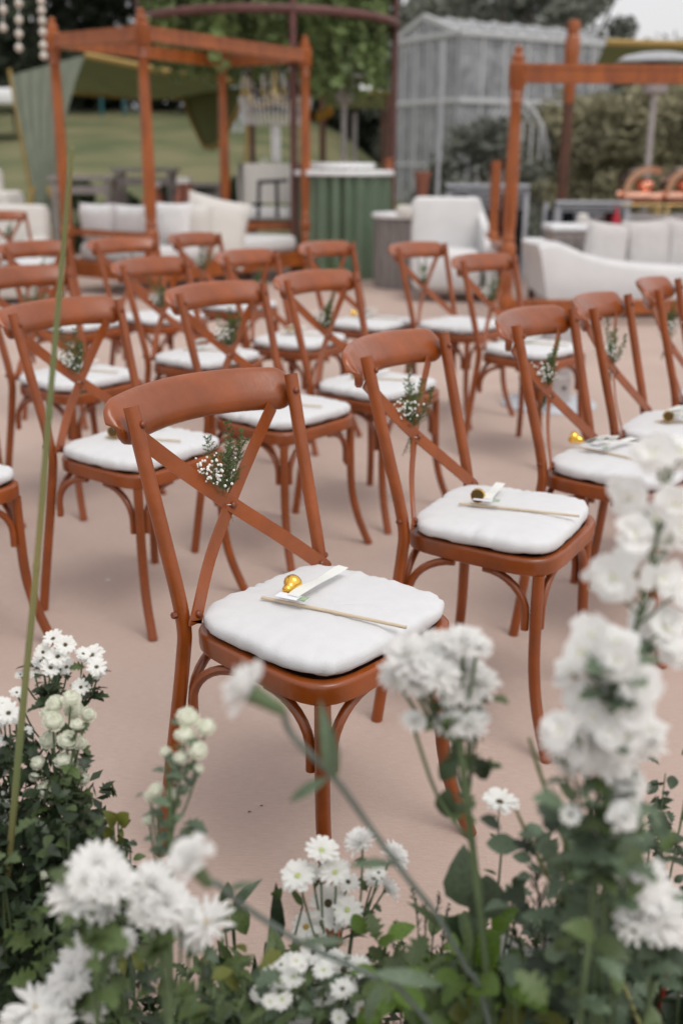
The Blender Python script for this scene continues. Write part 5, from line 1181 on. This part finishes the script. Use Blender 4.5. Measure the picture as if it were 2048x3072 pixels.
spray('white_filler_flower', 'low small white flowers between bright leaves and rosemary fronds', 'flowers', foot(*L9(700, 1500), .98), at(*L9(690, 1280), 1.01), hs_, ('lance', LEAF, 14, .035))

hs_ = [(fr_.uniform(590, 860), fr_.uniform(2190, 2345), .98+fr_.uniform(-.03, .03), fr_.uniform(13, 24), 'daisy', None, fr_.choice([None, 'daisyG', 'daisyY'])) for k in range(24)]
spray('white_filler_flower', 'scattered small white flowers along the bottom edge left of the bright leaves', 'flowers', foot(730, 2450, .94), at(730, 2330, .97), hs_, ('lobed', LEAFG, 40, .034))
hs_ = [(fr_.uniform(1150, 1330), fr_.uniform(2150, 2340), 1.02+fr_.uniform(-.03, .03), fr_.uniform(10, 18), 'daisy') for k in range(10)]
spray('white_filler_flower', 'few tiny white flowers among the needle fronds at bottom right', 'flowers', foot(1240, 2450, .98), at(1240, 2320, 1.0), hs_, ('lance', LEAF, 24, .034))
filler('foliage_plant', 'soft mid green leaves at bottom between daisies and needle fronds', (960, 2120, 1300, 2360), (1.05, 1.2), [('lance', LEAF), ('lobed', LEAF), ('ovate', LEAFG)], 180, .045, 18, soft=.025)
filler('foliage_plant', 'grey green leaves hiding the stalks of the white spires at right', (1340, 1960, 1440, 2330), (.80, .90), [('lobed', LEAFG), ('ovate', LEAF), ('lobed', LEAF)], 110, .055, 12, soft=.03)
# the tall reed, and two thinner ones
def reed(label, pts, r0, r1, name='reed', m_=None, group=None):
    P = [at(*q) for q in pts]; dd = P[-1]-P[-2]; base = P[-1] + dd*(P[-1].z/-dd.z); base.z = 0; t = thing(name, base, label, 'reed', group, w=False)
    sp = spline(P + [base], 8); n = len(sp); m = MB(); m.tube([q-base for q in sp], [r0+(r1-r0)*min(1, i/n*1.4) for i in range(n)], 9); m.build('stalk', m_ or REED, t, loc=(0, 0, 0))
    for k in (n//5, n//3, n//2):
        m = MB(); d = (sp[k+1]-sp[k]).normalized()*.004; rr = r0+(r1-r0)*min(1, k/n*1.4); m.tube([sp[k]-d-base, sp[k]+d-base], rr*1.18, 9); m.build('node_ring', REED, t, loc=(0, 0, 0))
reed('tall green reed standing at left, as high as the daybed posts', [(166, 338, 1.16), (140, 640, 1.18), (113, 950, 1.19), (85, 1300, 1.20), (52, 1640, 1.20), (36, 1820, 1.20)], .0027, .0048)
reed('thin green stalk slanting up right of the bottom daisies', [(1184, 1860, .95), (1230, 1960, .95), (1290, 2080, .95), (1325, 2180, .95)], .0018, .003, group='slanting thin stalks')
reed('thin green stalk slanting up left of the white spires', [(1214, 1695, .92), (1244, 1790, .92), (1275, 1880, .92), (1340, 2040, .92)], .0018, .003, group='slanting thin stalks')
p0, p1 = at(1350, 2092, .90), at(1352, 2352, .90); base = Vector((p0.x, p0.y-.02, 0)); m = MB(); m.tube([base, p0], .0046, 10)
tag(m.build('garden_stake', WHITEP, loc=base), 'thin white stake standing among leaves at bottom right', 'stake')
p0 = at(1536, 2200, 1.0); base = Vector((p0.x-.03, p0.y, 0)); m = MB(); m.tube(spline([base, (base+p0)/2 + Vector((.004, 0, 0)), p0], 4), .0035, 7)
tag(m.build('red_stem', mat('red stem', (.22, .03, .015), .5), loc=base), 'bare reddish stem in the leaves at the bottom right edge', 'stem')

filler('foliage_plant', 'dark lobed leaves filling the lower left corner', (-20, 1960, 190, 2330), (1.02, 1.3), [('lobed', LEAFD), ('lobed', LEAF), ('lance', LEAFD)], 220, .05, 16, soft=.03)
filler('foliage_plant', 'dark green leaves at left edge under the button flowers', (-10, 1830, 215, 2040), (1.2, 1.4), [('lobed', LEAFD), ('lobed', LEAF)], 170, .042, 14, soft=.03)
filler('foliage_plant', 'grey green leaves between cream button flowers and bud spike', (140, 1900, 330, 2080), (1.1, 1.3), [('lobed', LEAFD), ('ovate', LEAF)], 60, .045, 8)
filler('foliage_plant', 'mid green leaves under the lower left chrysanthemum clusters', (170, 2180, 520, 2360), (.92, 1.15), [('lobed', LEAF), ('lance', LEAF), ('lance', LEAFD), ('lobed', LEAFD), ('ovate', LEAFY)], 230, .045, 16, soft=.03)
filler('foliage_plant', 'soft feathery leaves at bottom just left of middle', (450, 2270, 690, 2380), (.95, 1.12), [('lance', LEAF), ('lobed', LEAFG), ('lance', LEAF), ('lobed', LEAF)], 190, .05, 16, soft=.025)
filler('foliage_plant', 'dark pointed leaves among the low white flowers', (660, 2230, 900, 2370), (1.0, 1.12), [('lance', LEAFD), ('ovate', LEAF), ('lobed', LEAF), ('lance', LEAFG)], 180, .055, 15, soft=.02)
filler('foliage_plant', 'bright light green leaves at bottom right of middle', (870, 2150, 1200, 2380), (.88, 1.1), [('round', LEAFB), ('ovate', LEAFB), ('ovate', LEAFB), ('round', LEAF), ('lance', LEAF), ('lobed', LEAF)], 190, .058, 18, soft=.02)
filler('foliage_plant', 'yellow green leaf clump at bottom edge right', (1090, 2240, 1260, 2370), (.84, .98), [('round', LEAFB), ('round', LEAFY), ('ovate', LEAFB)], 36, .055, 6)
filler('foliage_plant', 'dense leaves at bottom right under the big cream chrysanthemums', (1330, 2050, 1580, 2370), (.95, 1.15), [('lobed', LEAFD), ('ovate', LEAF), ('ovate', LEAFD), ('lobed', LEAFG)], 220, .05, 16, soft=.03)
filler('foliage_plant', 'grey green leaves under the white rounded blooms at right', (1290, 1850, 1500, 2200), (.86, 1.05), [('lobed', LEAFG), ('lobed', LEAFD), ('ovate', LEAFG)], 200, .055, 14, soft=.03)
filler('foliage_plant', 'dark leafy sprig at the right picture edge', (1500, 1730, 1590, 2050), (1.1, 1.2), [('lobed', LEAFD), ('ovate', LEAFD)], 80, .04, 5, soft=.02)
# grey green rounded leaves standing on a stem
def few(name, label, base, Y, leaves, cat='foliage plant', mt_=LEAFG):
    c = at(*base, Y); b0 = Vector((c.x, c.y, 0)); t = thing(name, b0, label, cat, w=False); tops = []
    for lf in leaves:
        x0, y0, x1, y1, kd = lf[:5]; m_ = lf[5] if len(lf) > 5 else mt_; a, b_ = at(x0, y0, Y), at(x1, y1, Y-.01); put_leaf(t, b0, a, b_-a, nrm_cam((a+b_)/2, .2, .35), (b_-a).length*1.05, kd, m_); tops.append(a)
    tops.sort(key=lambda q: q.z)
    for q in tops:
        m = MB(); m.tube([k-b0 for k in spline([Vector((c.x*.5+q.x*.5, c.y, 0)), Vector((c.x*.35+q.x*.65, c.y, q.z*.6)), q], 4)], .0014, 5); m.build('stem', STEM, t, loc=(0, 0, 0))
few('foliage_plant', 'grey green paddle leaves standing up right of bottom middle', (1085, 2300), 1.0, [(1080, 2085, 1060, 1965, 'ovate'), (1110, 2110, 1120, 2030, 'round'), (1090, 2150, 1065, 2110, 'round'), (1180, 2050, 1205, 2015, 'ovate', LEAFD), (1190, 2070, 1215, 2110, 'ovate', LEAFD), (1060, 2190, 1040, 2120, 'round', LEAFD), (1130, 2130, 1180, 2090, 'ovate', LEAFB), (1100, 2220, 1130, 2150, 'round', LEAFB)])
few('foliage_plant', 'dark slender leaves on thin stems left of the bottom middle daisies', (560, 2330), 1.12, [(545, 2270, 495, 2190, 'lance', LEAFD), (640, 2160, 634, 2050, 'lance', LEAFD), (628, 2060, 645, 2045, 'ovate', LEAF), (535, 2090, 588, 2025, 'lance', LEAFG), (530, 2080, 570, 2145, 'ovate', LEAF), (510, 2070, 525, 2035, 'ovate', LEAF), (610, 2165, 665, 2200, 'lance', LEAFD), (560, 2270, 605, 2250, 'ovate', LEAFD), (570, 2255, 590, 2205, 'lance', LEAFD), (620, 2240, 635, 2195, 'ovate', LEAFD), (500, 2160, 545, 2230, 'lance', LEAF), (695, 2080, 668, 2040, 'lance', LEAF)])
few('foliage_plant', 'small yellow green heart leaves right of the cream button flowers', (255, 2050), 1.2, [(262, 1900, 245, 1865, 'ovate', LEAFY), (272, 1890, 290, 1872, 'round', LEAFY), (280, 1895, 296, 1885, 'ovate', LEAFY), (255, 1920, 236, 1900, 'ovate', LEAFY), (250, 1935, 228, 1945, 'ovate', LEAFY), (260, 1940, 280, 1925, 'ovate', LEAFY), (235, 1960, 215, 1940, 'round', LEAFY), (245, 1955, 262, 1930, 'ovate', LEAFY), (275, 1905, 283, 1920, 'ovate', LEAFY), (225, 1980, 200, 1975, 'round', LEAFY)])
# needle fronds (rosemary like) and airy twigs
def frond(label, stems, Y, mt_, nl=.016, dens=46, name='needle_frond'):
    c = at(stems[0][2], stems[0][3], Y); b0 = Vector((c.x, c.y, 0)); t = thing(name, b0, label, 'foliage plant', w=False)
    for (x0, y0, x1, y1) in stems:
        tp, lo = at(x0, y0, Y+.02), at(x1, y1, Y); sp = spline([Vector((lo.x, lo.y, 0)), lo, tp], 10); m = MB(); m.tube([q-b0 for q in sp], .0011, 4); m.build('stem', STEM, t, loc=(0, 0, 0))
        m = MB(); vs = []; fs = []
        for k in range(dens):
            u = fr_.uniform(.30, 1)*(len(sp)-1.01); i = int(u); q = sp[i].lerp(sp[i+1], u-i) - b0; ax = (sp[i+1]-sp[i]).normalized(); a = fr_.uniform(0, 6.28); o_ = ax.orthogonal().normalized(); o_ = Matrix.Rotation(a, 3, ax) @ o_; d = (o_*.8+ax*.7).normalized(); w = ax.cross(d).normalized()*.0011; L_ = nl*fr_.uniform(.6, 1.2)*(1.15-.6*(u/len(sp))); o = len(vs)
            vs += [q-w*.5, q+w*.5, q+d*L_*.6+w, q+d*L_, q+d*L_*.6-w]; fs.append((o, o+1, o+2, o+3, o+4))
        m.add(vs, fs); tag(m.build('needles', mt_, t, smooth=False, loc=(0, 0, 0)), kind='stuff')
frond('dark needle fronds standing right of the grey green paddle leaves', [(1228, 2000, 1250, 2260), (1200, 2050, 1240, 2300), (1270, 2080, 1260, 2330), (1310, 2150, 1270, 2340), (1180, 2130, 1220, 2340), (1340, 2200, 1290, 2350), (1290, 2060, 1280, 2300)], 1.0, LEAFD, .03, 110)
frond('low needle fronds in front of the white stake at bottom right', [(1250, 2200, 1230, 2352), (1300, 2230, 1280, 2360), (1330, 2280, 1310, 2370), (1210, 2230, 1200, 2360), (1180, 2260, 1170, 2370)], .95, LEAFD, .026, 100)
frond('airy dark twigs rising beside the carnation stem', [(945, 2040, 960, 2180), (1010, 2055, 990, 2200), (975, 2080, 975, 2200), (905, 2120, 930, 2230), (1030, 2080, 1010, 2230), (890, 2150, 920, 2260)], 1.06, LEAFD, .012, 60)
frond('fine grass blades beside the cream button flowers', [(190, 1880, 175, 2020), (215, 1895, 190, 2010), (205, 1930, 180, 2030), (225, 1925, 195, 2020), (178, 1905, 180, 2020)], 1.26, LEAFD, .028, 26, 'grass_tuft')
# moss-like ground leaves below everything (uncountable)
m = MB(); cl = []; r = random.Random(5)
for k in range(150):
    x = r.choice([r.uniform(-.62, -.28), r.uniform(.25, .65), r.uniform(-.6, .6)]); y = r.uniform(.62, 1.16); cl.append(((x, y, r.uniform(.03, .20)), r.uniform(.04, .08)))
leaf_cloud(m, cl, 6000, .016, 12)
cl = []
for k in range(170):
    x0_ = r.random(); 
    if x0_ < .5: cl.append(((r.uniform(-.66, -.30), r.uniform(1.0, 1.42), r.uniform(.08, .46)), r.uniform(.04, .07)))
    elif x0_ < .75: cl.append(((r.uniform(-.40, .0), r.uniform(.82, 1.12), r.uniform(.06, .27)), r.uniform(.04, .06)))
    else: cl.append(((r.uniform(.26, .52), r.uniform(.92, 1.12), r.uniform(.08, .36)), r.uniform(.04, .06)))
leaf_cloud(m, cl, 15000, .014, 13); g = m.build('ground_cover', LEAFD, None, smooth=False); tag(g, 'low dark leaves covering the floor under the front flowers', 'ground cover', None, 'stuff')

for o in bpy.data.objects:
    if o.get('_w'): del o['_w']
